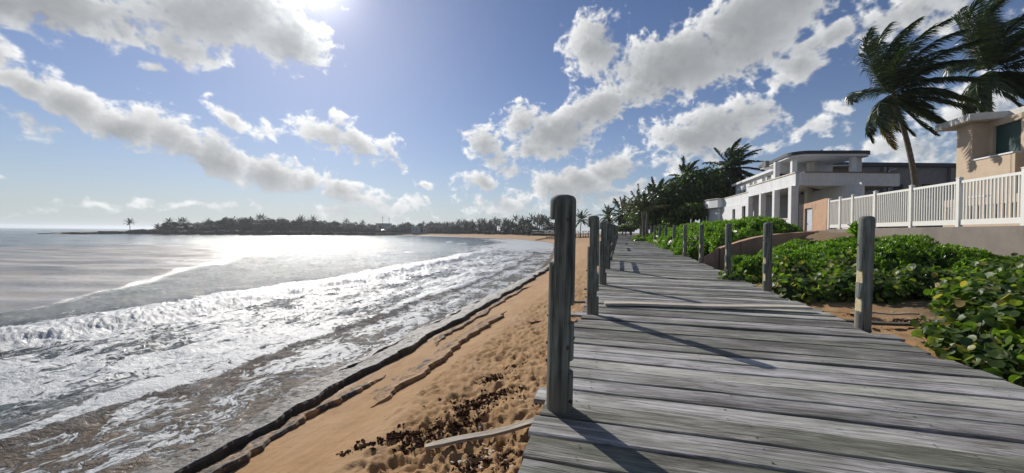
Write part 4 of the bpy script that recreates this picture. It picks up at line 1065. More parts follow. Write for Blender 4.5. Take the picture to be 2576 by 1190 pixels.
# ================================================================== white house
H0 = (22.3, 30.0)
fd = Vector((.208, .978)); fn = Vector((.978, -.208))
def FH(s, off=0.0): return (H0[0]+fd.x*s+fn.x*off, H0[1]+fd.y*s+fn.y*off)
house = tag(empty('white_house', (H0[0], H0[1], 1.7)), 'white two storey house with columned porch, roof terrace and rounded upper roof', 'house')
ho = Vector((H0[0], H0[1], 1.7))
def hb_(name, mb, m, parent=None, bevel=0):
    mb.v = [(x-ho.x, y-ho.y, z-ho.z) for x, y, z in mb.v]
    return mb.build(name, m, parent or house, bevel=bevel)
def hseg(name, p0, p1, th, z0, z1, m, side=0.0, bevel=0, parent=None):
    b = MB(); b.seg(p0, p1, th, z0, z1, side); return hb_(name, b, m, parent, bevel)
def wall(name, p0, p1, th, z0, z1, m, opens=(), side=0.0):
    """wall with openings (a, b, low, high) measured along p0-p1"""
    P0, P1 = Vector(p0), Vector(p1); L = (P1-P0).length; d = (P1-P0)/L; b = MB(); x = 0
    for a, c, lo, hi in sorted(opens):
        if a > x: b.seg(P0+d*x, P0+d*a, th, z0, z1, side)
        if lo > z0: b.seg(P0+d*a, P0+d*c, th, z0, lo, side)
        if hi < z1: b.seg(P0+d*a, P0+d*c, th, hi, z1, side)
        x = c
    if x < L: b.seg(P0+d*x, P0+d*L, th, z0, z1, side)
    return hb_(name, b, m)
def louver(p0, p1, z0, z1, m, side=.04, n=None, th=.05, label=None):
    """window with frame, dark pane and tilted slats"""
    P0, P1 = Vector(p0), Vector(p1); n = n or max(4, int((z1-z0)/.13)); d = (P1-P0).normalized()
    w = hseg('window', p0, p1, .02, z0, z1, M['dark'], side+.06)
    b = MB()
    for k in range(n):
        z = z0+(k+.5)*(z1-z0)/n; b.seg(p0, p1, .05, z-.028, z+.028, side)
    hb_('slats', b, m, w)
    b = MB(); f_ = .05
    b.seg(P0-d*f_, P0, th+.05, z0-f_, z1+f_, side); b.seg(P1, P1+d*f_, th+.05, z0-f_, z1+f_, side); b.seg(P0, P1, th+.05, z1, z1+f_, side); b.seg(P0, P1, th+.05, z0-f_, z0, side)
    hb_('frame', b, M['white'], w)
    return w
# roof terrace parapets
hseg('parapet', FH(0), FH(9.4), .24, 5.34, 6.32, M['white'], -.12)
hseg('coping', FH(-.04), FH(9.5), .36, 6.322, 6.42, M['coping'], -.12, .015)
b = MB(); b.seg((22.26, 30.0), (29.9, 30.0), .24, 5.342, 6.318, .12); hb_('front_parapet', b, M['white'])
for k in range(12):
    x0 = 22.5+k*.615; hseg('coping_tile', (x0+.01, 30.0), (x0+.605, 30.0), .34, 6.32, 6.41+rnd.uniform(-.01, .01), M['copingbrown'], .12, .008)
hseg('side_parapet', (29.9, 30.24), (30.6, 36), .24, 5.34, 6.32, M['offwhite'])
hseg('parapet', FH(9.4), FH(17.0), .24, 4.76, 5.78, M['white'], -.1)
hseg('coping', FH(9.4), FH(17.0), .34, 5.782, 5.87, M['coping'], -.1, .015)
hseg('wall_return', FH(9.4, .3), FH(9.4, -.02), .2, 4.76, 6.31, M['white'])
b = MB(); b.prism([FH(.2, .25), (29.8, 30.3), (30.4, 37), FH(7.5, 7), FH(9.6, 3.5), FH(9.6, .25)], 5.36, 5.50); hb_('porch_ceiling', b, M['white'])
b = MB(); b.prism([FH(9.6, .2), FH(9.6, 3.6), FH(25, 3.6), FH(25, .2)], 5.0, 5.2); hb_('wing_roof', b, M['roofslab'])
# porch columns
b = MB(); b.seg(FH(.02, .0), FH(.52, .0), .5, 1.0, 5.34, -.26); hb_('column', b, M['white'], bevel=.01)
b = MB(); b.seg((22.35, 29.92), (23.35, 29.92), .3, 1.0, 3.9, -.2); hb_('column_base', b, M['offwhite'])
for s0 in (3.1, 5.85, 8.8): b = MB(); b.seg(FH(s0), FH(s0+.42), .42, 1.0, 5.34, -.22); hb_('column', b, M['white'], bevel=.01)
for a, c in ((.55, 3.1), (3.55, 5.85), (6.3, 8.8)):
    hseg('low_wall', FH(a), FH(c), .2, 1.0, 2.78, M['white'], -.16); hseg('sill', FH(a), FH(c), .30, 2.782, 2.86, M['coping'], -.16, .01)
wall('porch_wall', FH(-1.5, 3.4), FH(9.6, 3.4), .2, 1.2, 5.36, M['white'], ((1.2, 2.6, 2.6, 4.3), (3.4, 4.5, 1.2, 3.9), (6.2, 7.6, 2.6, 4.2)))
hseg('wall_return', FH(9.5, .3), FH(9.5, 3.4), .2, 1.2, 5.35, M['white'])
wall('rear_porch_wall', (25.3, 35.2), (31.5, 35.2), .2, 1.2, 5.36, M['offwhite'], ((.6, 1.8, 2.5, 4.3), (2.5, 4.0, 2.5, 4.3), (4.6, 5.8, 2.5, 4.3)))
for a, c in ((25.9, 27.1), (27.8, 29.3), (29.9, 31.1)): hseg('window', (a, 35.2), (c, 35.2), .03, 2.5, 4.3, M['dark'], 0)
for x in (25.0, 27.2, 29.4): b = MB(); b.box((x, 32.6, 3.3), (.35, .35, 4.1)); hb_('column', b, M['offwhite'])
for a, c, lo, hi in ((1.2, 2.6, 2.6, 4.3), (3.4, 4.5, 1.2, 3.9), (6.2, 7.6, 2.6, 4.2)): hseg('window', FH(-1.5+a, 3.45), FH(-1.5+c, 3.45), .03, lo, hi, M['dark'])
b = MB(); b.box((23.6, 31.4, 4.9), (.14, .14, .22)); hb_('wall_lamp', b, M['dark'])
# lower wing
wall('wing_wall', FH(9.4), FH(17.2), .2, 1.0, 4.76, M['white'], ((.35, 1.35, 2.0, 4.45), (3.3, 4.2, 2.4, 4.3)), -.25)
louver(FH(9.75, .25), FH(10.75, .25), 2.0, 4.45, M['slatgreen'], -.02)
louver(FH(12.7, .25), FH(13.6, .25), 2.4, 4.3, M['slat'], -.02)
blk = [(24.95, 46.8), (24.75, 48.4), (24.9, 49.6), (27.3, 55.6), (29.5, 56), (28.5, 46.2)]
b = MB(); b.prism(blk, 4.76, 5.79); hb_('block_parapet', b, M['white'])
b = MB(); b.prism([(24.88, 46.7), (24.65, 48.4), (24.8, 49.65), (27.2, 55.7), (29.5, 56), (28.5, 46.1)], 5.792, 5.87); hb_('coping', b, M['coping'])
b = MB(); b.prism([(25.3, 47.2), (25.2, 49.4), (27.6, 55.2), (29.3, 55.6), (28.3, 46.5)], 1.0, 4.758); hb_('block_wall', b, M['white'])
for a, c in (((25.24, 49.7), (25.7, 50.8)), ((25.95, 51.4), (26.4, 52.5)), ((26.65, 53.1), (27.1, 54.2))): louver(a, c, 2.2, 4.3, M['slat'], -.13)
# upper storey
def FU(s, off=0.0): return FH(s, 3.45+off)
wall('upper_wall', FU(9.0), FU(24.0), .2, 5.2, 8.25, M['white'], ((4.2, 5.3, 7.0, 8.1), (5.6, 6.5, 7.0, 8.0), (8.0, 8.8, 7.0, 7.9), (9.2, 10.2, 7.0, 7.9), (11.6, 12.6, 5.8, 7.3), (12.9, 13.6, 5.8, 7.3)))
for a, c, lo, hi in ((4.2, 5.3, 7.0, 8.1), (5.6, 6.5, 7.0, 8.0), (8.0, 8.8, 7.0, 7.9), (9.2, 10.2, 7.0, 7.9), (11.6, 12.6, 5.8, 7.3), (12.9, 13.6, 5.8, 7.3)):
    louver(FU(9+a+.05), FU(9+c-.05), lo+.05, hi-.05, M['slat'], .0, n=6)
b = MB(); b.seg(FU(9, -.25), FU(24.6, -.25), .35, (8.4, 8.1), (8.68, 8.38)); hb_('roof_fascia', b, M['white'])
b = MB(); b.prism([FU(9, -.3), FU(24.6, -.3), FU(24.6, 6), FU(9, 6)], 8.20, 8.30); hb_('upper_roof', b, M['roofslab'])
# rounded upper porch
def arc(cx, cy, r_, a0, a1, n=6): return [(cx+r_*math.cos(R(a0+(a1-a0)*i/n)), cy+r_*math.sin(R(a0+(a1-a0)*i/n))) for i in range(n+1)]
pr = [(24.1, 36.2)]+arc(24.45, 32.7, 1.25, 175, 255)+arc(28.6, 31.95, .75, 275, 360)+[(29.35, 38), (24.6, 38.6)]
b = MB(); b.prism(pr, 8.14, 8.40); hb_('roof_edge', b, M['roofdark'])
cxm = sum(p[0] for p in pr)/len(pr); cym = sum(p[1] for p in pr)/len(pr)
b = MB(); b.prism([(cxm+(p[0]-cxm)*.965, cym+(p[1]-cym)*.965) for p in pr], 7.98, 8.138); hb_('porch_roof', b, M['white'])
for x, y in ((23.55, 34.4), (23.75, 32.6), (28.0, 31.75), (29.0, 32.4)): b = MB(); b.box((x, y, 6.75), (.36, .36, 2.46), R(-12)); hb_('upper_column', b, M['white'])
wall('upper_porch_wall', (24.3, 35.6), (29.3, 35.4), .2, 5.5, 7.98, M['white'], ((1.3, 2.6, 6.2, 7.3), (3.1, 4.6, 6.2, 7.3)))
for a, c in ((25.6, 26.9), (27.4, 28.9)): hseg('window', (a, 35.62), (c, 35.6), .03, 6.2, 7.3, M['grey'])
b = MB(); b.box((26.2, 33.9, 6.6), (.5, .35, 2.7)); hb_('inner_pier', b, M['offwhite'])
louver((24.3, 35.4), (25.4, 35.36), 6.1, 7.1, M['slat'], .0, n=6)
b = MB(); b.box((23.35, 35.6, 8.0), (.35, .5, .55)); hb_('roof_box', b, M['grey'])
for k, (x, y, l) in enumerate(((25.9, 32.2, -.12), (26.7, 32.2, .02))):
    b = MB(); b.tube([(x, y, 8.40), (x+l, y, 8.56), (x+l*1.4, y, 8.62)], [.05, .07, .02], 6); tag(b.build('perched_bird', M['dark']), ['small dark bird perched at the left on the rounded roof edge', 'small dark bird perched at the right on the rounded roof edge'][k], 'bird')
# grey building behind
g2 = tag(empty('grey_annex', (35, 38, 1.7)), 'grey flat roofed building in shade behind the palm trunk', 'building')
def gb(name, b, m, par=None):
    b.v = [(x-35, y-38, z-1.7) for x, y, z in b.v]; return b.build(name, m, par or g2)
b = MB(); b.seg((31.0, 38.3), (44.5, 38.3), .25, 1.2, 8.35); gb('wall', b, M['grey'])
b = MB(); b.box((37.7, 41, 8.53), (14.2, 6.2, .35)); gb('roof', b, M['roofdark'])
for x, w, z, h in ((41.5, 1.9, 5.9, 1.5), (38.2, .9, 6.0, 1.2), (33.9, .5, 6.5, 1.2)):
    b = MB(); b.box((x, 38.14, z), (w, .06, h)); wd = gb('window', b, M['dark'])
    b = MB()
    for k in range(7): b.box((x, 38.09, z-h/2+h*(k+.5)/7), (w, .04, .03))
    gb('slats', b, M['grey'], wd)
for x in (36.6, 37.1, 43.2): b = MB(); b.box((x, 38.0, 4.8), (.28, .3, 6.9)); gb('pier', b, M['grey'])
b = MB(); b.tube([(36.9, 37.8, 2), (36.9, 37.8, 7.9), (37.6, 37.8, 8.1)], .05, 6); gb('downpipe', b, M['roofslab'])
# stained peach wall with pale door
pd = tag(empty('stained_garden_wall', (22.2, 29.2, 1.6)), 'stained peach garden wall with a pale blue door beside the white house', 'wall')
def pb(name, b, m, par=None, bevel=0):
    b.v = [(x-22.2, y-29.2, z-1.6) for x, y, z in b.v]; return b.build(name, m, par or pd, bevel=bevel)
A0, A1 = Vector((22.32, 29.4)), Vector((21.85, 26.6)); dA = (A1-A0).normalized()
b = MB(); b.seg(A0, A0+dA*.2, .2, 1.2, (3.85, 3.87)); b.seg(A0+dA*.2, A0+dA*1.12, .2, 3.5, (3.87, 3.93)); b.seg(A0+dA*1.12, A1, .2, 1.2, (3.93, 4.08)); pb('plaster', b, M['peachold'])
b = MB(); b.seg(A0+dA*.28, A0+dA*1.10, .05, 1.3, 3.46, -.02); dr = pb('door', b, M['door'])
b = MB(); b.seg(A0+dA*.2, A0+dA*.28, .14, 1.3, 3.5, 0); b.seg(A0+dA*.2, A0+dA*1.12, .14, 3.46, 3.499, 0); pb('door_frame', b, M['rust'])
b = MB(); b.tube([tuple((A0+dA*.38))+(2.35,), tuple((A0+dA*.38)+Vector((-.09, .02)))+(2.35,)], .03, 6); pb('handle', b, M['iron'], dr)

# ================================================================== peach house at the right
PA = Vector((23.0, 20.0)); pd_ = Vector((-.2607, -.9654)); pn = Vector((.9654, -.2607))
def PH(s, off=0.0): v = PA+pd_*s+pn*off; return (v.x, v.y)
ph = tag(empty('peach_house', (23, 20, 1.8)), 'peach stucco house with thick pale roof slab and dark green panels behind the fence', 'house')
def qb(name, b, m, par=None, bevel=0):
    b.v = [(x-23, y-20, z-1.8) for x, y, z in b.v]; return b.build(name, m, par or ph, bevel=bevel)
b = MB(); b.seg(PH(0), PH(.9), .9, 1.3, 7.14, -.45); qb('corner_pier', b, M['peach'], bevel=.01)
b = MB(); b.seg(PH(0, .9), PH(-.02, 6), .2, 1.3, 7.14, 0); qb('end_wall', b, M['peach'])
b = MB(); b.seg(PH(.9), PH(2.95), .22, 1.3, 5.24, -.11); qb('balcony_wall', b, M['peach'], bevel=.008)
b = MB(); b.seg(PH(.9), PH(3.0), .30, 5.242, 5.31, -.11); qb('balcony_cap', b, M['white'])
b = MB(); b.seg(PH(2.95, .0), PH(2.95, 1.2), .22, 3.1, 5.235); qb('balcony_return', b, M['peach'])
b = MB(); b.seg(PH(.9, .75), PH(1.1, .75), .2, 1.3, 7.14); b.seg(PH(2.45, .75), PH(3.1, .75), .2, 1.3, 7.14); b.seg(PH(4.6, .75), PH(9, .75), .2, 1.3, 7.14); b.seg(PH(1.1, .75), PH(4.6, .75), .2, 6.85, 7.139); b.seg(PH(1.1, .75), PH(4.6, .75), .2, 1.3, 5.0); qb('recessed_wall', b, M['peach'])
for a, c in ((1.1, 2.45), (3.1, 4.6)):
    b = MB(); b.seg(PH(a, .8), PH(c, .8), .05, 5.0, 6.85); qb('green_panel', b, M['greenpanel'])
# low balustrade with slots behind the fence
b = MB(); b.seg(PH(.2, -.55), PH(6.0, -.55), .16, 1.3, 2.15); b.seg(PH(.2, -.55), PH(6.0, -.55), .16, 2.98, 3.35); qb('balustrade_wall', b, M['peach'])
k = 0.2
while k < 6.0:
    b = MB(); b.seg(PH(k, -.55), PH(k+.20, -.55), .12, 2.15, 2.98); qb('baluster', b, M['peach']); k += .42
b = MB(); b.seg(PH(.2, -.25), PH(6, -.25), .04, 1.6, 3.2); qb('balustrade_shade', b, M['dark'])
b = MB(); b.seg(PH(1.6, -.55), PH(2.6, -.55), .22, 3.352, 3.42); qb('ledge', b, M['white'])
rp = [PH(-.85, -.38), PH(1.35, -.42), PH(1.5, .95), PH(7.5, .85), PH(7.5, 7), PH(-.85, 7)]
b = MB(); b.prism(rp, 7.15, 7.50); qb('roof_slab', b, M['roofslab'], bevel=.03)

# ================================================================== palms
def palm_mesh(fr, seed, m_side=70, wind=(1, 0, .05), wk=.5, droop=.9, wid=.035, llen=.85, segs=12, grav=.055, crooked=0):
    """fr: list of (azimuth, start elevation, length, tint); returns verts, quads, tris, tint per frond"""
    out = []; g_ = np.random.default_rng(seed); wind = np.array(wind, float)
    for az_, e0, L, tint in fr:
        a, e = R(az_), R(e0)
        d = np.array([math.sin(a)*math.cos(e), math.cos(a)*math.cos(e), math.sin(e)]); p = d*.12; P_ = [p]; D_ = [d]
        for i in range(segs):
            f = (i+1)/segs
            d = d+np.array([0, 0, -1.])*grav*droop*(.5+1.6*f)+wind*wk*.10*(.4+1.3*f); d /= np.linalg.norm(d)
            p = p+d*L/segs; P_.append(p); D_.append(d)
        P_ = np.array(P_); D_ = np.array(D_)
        t = np.linspace(.10, 1, m_side); u = t*segs; i0 = np.minimum(u.astype(int), segs-1); fr_ = (u-i0)[:, None]
        B = P_[i0]*(1-fr_)+P_[i0+1]*fr_; T = D_[i0]*(1-fr_)+D_[i0+1]*fr_; T /= np.linalg.norm(T, axis=1, keepdims=True)
        upv = np.array([0, 0, 1.])+0*T; S = np.cross(T, upv); S /= (np.linalg.norm(S, axis=1, keepdims=True)+1e-6); N_ = np.cross(S, T)
        V = []; Tr = []; Tn = []
        ln = llen*np.sin(np.pi*np.clip(.12+.80*t, 0, 1))**.7*(L/4)
        for sd in (-1, 1):
            l = ln*g_.uniform(.75, 1.1, m_side)
            ang_ = np.radians(62-35*t+g_.normal(0, 7, m_side))
            dv = S*sd*np.sin(ang_)[:, None]+T*np.cos(ang_)[:, None]+N_*g_.uniform(-.1, .25, (m_side, 1))
            dv = dv+wind*wk*.55+np.array([0, 0, -.30*droop])*g_.uniform(.5, 1.2, (m_side, 1)); dv /= np.linalg.norm(dv, axis=1, keepdims=True)
            dv2 = dv+wind*wk*.55+np.array([0, 0, -.75*droop])*g_.uniform(.6, 1.3, (m_side, 1)); dv2 /= np.linalg.norm(dv2, axis=1, keepdims=True)
            wv_ = np.cross(dv, N_+g_.normal(0, .5, (m_side, 3))); wv_ /= (np.linalg.norm(wv_, axis=1, keepdims=True)+1e-6); wv_ *= wid
            b0 = B; mid = B+dv*(l*.5)[:, None]; tip = mid+dv2*(l*.5)[:, None]
            base = sum(len(v) for v in V)
            V.append(np.stack([b0-wv_*.5, b0+wv_*.5, mid-wv_, mid+wv_, tip], 1).reshape(-1, 3))
            k_ = np.arange(m_side)[:, None]*5+base
            Tr.append(np.concatenate([k_+np.array([[0, 1, 3]]), k_+np.array([[0, 3, 2]]), k_+np.array([[2, 3, 4]])]))
            Tn.append(np.repeat(np.clip(tint+g_.normal(0, .10, m_side), 0, 1), 5))
        # midrib
        base = sum(len(v) for v in V); ring = []
        for i in range(segs+1):
            rr = .030*(1-i/segs)+.006; s_ = np.cross(D_[i], [0, 0, 1.]); s_ /= np.linalg.norm(s_)+1e-6; n_ = np.cross(s_, D_[i])
            ring += [P_[i]+s_*rr, P_[i]+n_*rr*.8, P_[i]-s_*rr, P_[i]-n_*rr*.8]
        V.append(np.array(ring)); q_ = []
        for i in range(segs):
            for j in range(4): a_, b_ = base+i*4+j, base+i*4+(j+1) % 4; q_ += [(a_, b_, b_+4), (a_, b_+4, a_+4)]
        Tr.append(np.array(q_)); Tn.append(np.full(len(ring), min(1, tint+.25)))
        out.append((np.concatenate(V), np.concatenate(Tr), np.concatenate(Tn)))
    return out
def trunk_builder(pts, r0, r1, rings=.16, k=12):
    """ringed palm trunk along a curve"""
    pts = [Vector(p) for p in pts]; b = MB(); P_ = []; rad = []
    # Catmull-Rom
    ext = [pts[0]*2-pts[1]]+pts+[pts[-1]*2-pts[-2]]
    for i in range(1, len(ext)-2):
        n = max(3, int((ext[i+1]-ext[i]).length/rings))
        for j in range(n):
            t = j/n; a, c, d, e = ext[i-1], ext[i], ext[i+1], ext[i+2]
            P_.append(.5*((2*c)+(-a+d)*t+(2*a-5*c+4*d-e)*t*t+(-a+3*c-3*d+e)*t**3))
    P_.append(pts[-1]); n = len(P_)
    for i in range(n): f = i/(n-1); rad.append((r0+(r1-r0)*f**.6)*(1+.07*(i % 2))*(1+.35*math.exp(-f*14)))
    b.tube(P_, rad, k); return b
def big_palm(loc, trunk_pts, fr, seed, label, group, m_side=80, r0=.17, r1=.11, nuts=True, **kw):
    root = tag(empty('coconut_palm', loc), label, 'palm tree', group); lo = Vector(loc)
    trunk_builder([Vector(p)-lo for p in trunk_pts], r0, r1).build('trunk', M['palmbark'], root, smooth=True)
    hd = Vector(trunk_pts[-1])-lo
    for V, T_, tn in palm_mesh(fr, seed, m_side, **kw):
        me = mesh_np('frond', V, T_, M['palmleaf']); attr(me, 'tint', tn); obj('frond', me, root, hd)
    if nuts:
        for i in range(7):
            a = i*.9; b = MB(); b.tube([(0, 0, -.11), (0, 0, -.06), (0, 0, .05), (0, 0, .12)], [.03, .095, .10, .03], 8); b.build('coconut', M['coco'], root, smooth=True, loc=hd+Vector((.22*math.cos(a), .22*math.sin(a), -.22-.05*(i % 2))))
    return root
rf = random.Random(3)
fr = []
# (azimuth clockwise from +Y, start elevation, length, tint); wind blows to the right (+X)
for az_, e0, L, tn in [(-95, 8, 4.0, .55), (-110, -25, 3.6, .5), (-80, -38, 3.2, .45), (-130, -55, 3.0, .72), (-60, -70, 3.1, .93), (170, -62, 3.0, .5), (120, -45, 3.6, .4), (95, -30, 4.2, .4), (75, -12, 4.4, .4), (100, 5, 4.6, .45), (80, 18, 4.7, .5), (110, 28, 4.6, .45), (60, 10, 4.3, .4), (140, -20, 4.0, .4), (30, -15, 3.8, .4),
                       (-60, 62, 4.3, .45), (-85, 58, 4.2, .5), (-110, 66, 4.1, .5), (-140, 60, 4.0, .45), (-30, 70, 4.4, .45), (0, 74, 4.4, .4), (60, 72, 4.5, .4), (120, 70, 4.5, .4), (180, 68, 4.3, .4), (90, 55, 4.7, .45), (140, 48, 4.6, .4), (45, 48, 4.6, .4), (-100, 44, 3.8, .5), (-75, 78, 4.5, .4), (100, 38, 4.8, .45), (75, 62, 4.7, .4), (160, 52, 4.2, .45), (20, 56, 4.3, .4)]:
    fr.append((az_+rf.uniform(-6, 6), e0+rf.uniform(-4, 4), L*rf.uniform(.92, 1.05)*(.84 if 40 < az_ < 150 else 1), tn))
hx, hy, hz = 22.05, 22.6, 9.75
big_palm((24.35, 23.0, 1.75), [(24.35, 23.0, 1.6), (24.1, 22.95, 3.4), (23.75, 22.85, 5.3), (23.2, 22.75, 7.2), (22.55, 22.65, 8.8), (hx, hy, hz)], fr, 21,
         'tall leaning coconut palm with windblown crown and one yellowing frond behind the fence', 'windblown coconut palms behind the fence', 135, wk=.9, wind=(1, -.15, .06), llen=1.05, wid=.024)
fr2 = [(az_*1.0+rf.uniform(-20, 20), e0+rf.uniform(-8, 8), L*1.12*rf.uniform(.9, 1.05), min(tn, .55)) for az_, e0, L, tn in fr]
big_palm((30.5, 24.6, 1.8), [(30.5, 24.6, 1.6), (30.4, 24.6, 5), (30.2, 24.5, 9), (29.9, 24.3, 11.9)], fr2, 33,
         'taller dark coconut palm rising behind the peach house at the right margin', 'windblown coconut palms behind the fence', 135, wk=.9, wind=(1, -.15, .10), llen=1.1, wid=.027)

def small_palm(x, y, ztop, lean, seed, label, group, n=22, L=3.2, m_side=34, r0=.16, upright=.0, dead=0, z0=None, **kw):
    z0 = ground(x, y) if z0 is None else z0; r_ = random.Random(seed); fr = []
    for i in range(n):
        f = i/(n-1); fr.append((i*137.5+r_.uniform(-12, 12), 78-118*f*(1-upright)+r_.uniform(-7, 7), L*r_.uniform(.85, 1.1), r_.uniform(.25, .6) if i < n-dead else r_.uniform(.85, 1)))
    return big_palm((x, y, z0), [(x, y, z0-.2), (x+lean*.35, y, z0+(ztop-z0)*.45), (x+lean, y, ztop)], fr, seed, label, group, m_side, r0, r0*.7, nuts=False, **kw)
grp_p = 'palms standing by the far part of the boardwalk'
kw = dict(wk=.6, wid=.075, llen=1.0, segs=9, m_side=44)
small_palm(26.4, 58, 10.0, -.2, 41, 'tall palm with ragged crown rising above the mixed trees left of the white house', grp_p, 24, 3.0, **kw)
small_palm(28.0, 60, 9.2, .3, 42, 'palm just right of the tall ragged palm among the mixed trees', grp_p, 20, 2.8, **kw)
small_palm(31.4, 56, 11.2, .5, 43, 'highest palm behind the white house with fronds blown to the right', grp_p, 34, 4.0, **{**kw, 'wk': .95, 'm_side': 50})
small_palm(16.3, 47.6, 4.2, -.15, 44, 'short palm with upright bunched fronds at the boardwalk edge', grp_p, 20, 3.0, r0=.2, upright=.55, dead=3, wk=.35, wid=.06, llen=.7, segs=9)
small_palm(17.4, 50, 4.5, .2, 45, 'short palm with hanging pale fronds beside the upright one', grp_p, 18, 2.6, r0=.2, upright=.45, dead=6, wk=.35, wid=.06, llen=.7, segs=9)
small_palm(21.4, 57, 7.2, .1, 46, 'middling palm between the short palms and the tall trees', grp_p, 20, 2.9, **kw)
small_palm(19.6, 54, 5.6, .2, 47, 'ragged palm right behind the short palm pair', grp_p, 20, 2.8, **kw)
small_palm(25.2, 88, 6.0, .2, 48, 'bushy palm at the end of the boardwalk', grp_p, 28, 4.2, m_side=30, wk=.3, wid=.11, llen=1.0, segs=8)
small_palm(23.6, 94, 5.8, -.2, 49, 'slim palm left of the bushy palm at the end of the boardwalk', grp_p, 20, 2.9, m_side=26, wk=.3, wid=.09, llen=1.0, segs=8)
small_palm(28.2, 92, 6.4, .2, 50, 'palm right of the bushy palm at the end of the boardwalk', grp_p, 20, 3.0, m_side=26, wk=.3, wid=.09, llen=1.0, segs=8)
small_palm(19.8, 112, 5.4, .3, 51, 'palm beyond the far walkway seen between the first two posts', grp_p, 20, 3.0, m_side=22, wk=.3, wid=.1, llen=1.0, segs=8)

# ---- broad leaved trees
def tree_parts(seed, rx_, rz_, th, n, size, m, lobes=9, T=T_OVAL, trunk_r=.16, bare=False, k=7, shift=0.0):
    r_ = random.Random(seed); b = MB()
    b.tube([(0, 0, -.3), (r_.uniform(-.15, .15), r_.uniform(-.15, .15), th*.5), (r_.uniform(-.2, .2), r_.uniform(-.2, .2), th)], [trunk_r*1.25, trunk_r, trunk_r*.8], 7)
    tips = []
    for i in range(k):
        a = 6.28*i/k+r_.uniform(-.3, .3); e = r_.uniform(.35, 1.2); l = r_.uniform(.7, .95)
        tip = Vector((math.cos(a)*math.cos(e)*rx_*l, math.sin(a)*math.cos(e)*rx_*l, th+math.sin(e)*rz_*l)); s0 = Vector((0, 0, th*.85)); mid = s0.lerp(tip, .5)+Vector((0, 0, .12*rz_))
        b.tube([s0, mid, tip], [trunk_r*.6, trunk_r*.35, trunk_r*.1], 5)
        for q_ in range(3 if not bare else 6):
            f = r_.uniform(.4, .95); st_ = s0.lerp(tip, f); dv = Vector((r_.uniform(-1, 1), r_.uniform(-1, 1), r_.uniform(.1, 1)))*rx_*.3
            b.tube([st_, st_+dv*.6, st_+dv+Vector((0, 0, .1))], [trunk_r*.18, trunk_r*.1, trunk_r*.03], 4)
    fol = None
    if n:
        P_, Nn = lumpy_points(n, seed, rx_, rx_, rz_, lobes, .38, -.3); g_ = np.random.default_rng(seed)
        fol = leaves_mesh('crown', P_+np.array([0, 0, th+rz_*.15]), up_normals(Nn, g_, .3, .6), size, T, m, seed, shift)
    return b.mesh('trunk', M['bark'], True), fol
def tree(x, y, parts, label, group=None, name='leafy_tree', sc=(1, 1, 1), rz=None, z=None):
    root = empty(name, (x, y, ground(x, y) if z is None else z), rnd.uniform(0, 6.28) if rz is None else rz); root.scale = sc
    tag(root, label, 'tree', group)
    obj('trunk', parts[0], root)
    if parts[1]: obj('crown', parts[1], root)
    return root
tv_ = [tree_parts(600+i, 2.6, 2.4, 2.6, 2300, .34, M['dullleaf'], 9) for i in range(3)]
tg_ = [tree_parts(620+i, 2.4, 1.3, 1.5, 1500, .32, M['grape'], 8, trunk_r=.12, T=T_GRAPE) for i in range(2)]
gt = 'mixed trees left of the white house'
k = 0
for x, y, sx, sz, lab in [(21.5, 58, 1.0, 1.0, 'dark rounded tree behind the short palms'), (23.6, 56, 1.1, 1.3, 'dark tree under the ragged palm'), (26.2, 57, 1.25, 1.45, 'tall dark tree in the middle of the mixed trees'), (29.2, 58, 1.3, 1.6, 'broad dark tree left of the highest palm'), (32.6, 60, 1.3, 1.75, 'tall dark tree under the highest palm'),
                          (34.8, 62, 1.2, 1.5, 'dark tree showing over the low wing of the white house'), (19.0, 55.5, .8, .75, 'small dark tree directly behind the short palm pair'), (23.5, 70, 1.2, 1.2, 'dark tree further back past the boardwalk'), (27.5, 66, 1.2, 1.4, 'dark tree far behind the mixed trees'), (30.5, 62, 1.2, 1.2, 'low dark tree filling behind the white wing'), (37.5, 60, 1.2, 1.3, 'dark tree just right behind the white wing')]:
    tree(x, y, tv_[k % 3], lab, gt, sc=(sx*1.15, sx*1.15, sz*1.22)); k += 1
for x, y, sx, sz, lab in [(24.4, 51.5, 1.15, 1.25, 'bright green spreading tree with horizontal branches before the hut'), (22.0, 52.5, .9, 1.1, 'smaller bright green tree left of the spreading one'), (26.5, 53, .9, 1.3, 'bright green tree top beside the hut roof'), (24.8, 84, 1.0, 1.0, 'light green tree at the end of the boardwalk'), (29.5, 86, 1.2, 1.4, 'light green tree right of the boardwalk end'), (20.3, 50.5, .7, .8, 'low bright green bush tree by the landward posts')]:
    tree(x, y, tg_[k % 2], lab, gt, sc=(sx, sx, sz)); k += 1
op = tree_parts(640, 2.4, 3.4, 3.6, 420, .30, M['grape'], 10, trunk_r=.13, bare=True, k=11, T=T_GRAPE)
tree(24.6, 55.5, op, 'open half bare tree with thin branches against the sky', gt, sc=(1, 1, .98))
br = tree_parts(645, 2.2, 4.4, 2.6, 0, .3, M['grape'], trunk_r=.14, bare=True, k=13)
tree(27.5, 134, br, 'bare grey branching tree seen between the two nearest sea side posts', None, 'bare_tree', sc=(1.1, 1.1, 1.25))
for x, y, sx, sz, lab in [(31, 100, 1.4, 1.3, 'dark tree behind the boardwalk end'), (25, 104, 1.1, .9, 'low dark tree left of the boardwalk end'), (36, 96, 1.6, 1.6, 'large dark tree right behind the boardwalk end'), (33, 78, 1.5, 1.6, 'large dark tree between the boardwalk end and the mixed trees'), (30, 74, 1.2, 1.2, 'rounded dark tree past the mixed trees')]:
    tree(x, y, tv_[k % 3], lab, 'trees round the boardwalk end', sc=(sx, sx, sz)); k += 1
b = MB(); b.tube([(31.9, 57.2, 6), (32.25, 57.2, 11.0)], [.07, .05], 6); tag(b.build('wooden_pole', M['pole']), 'thin grey pole standing by the highest palm behind the white wing', 'pole')
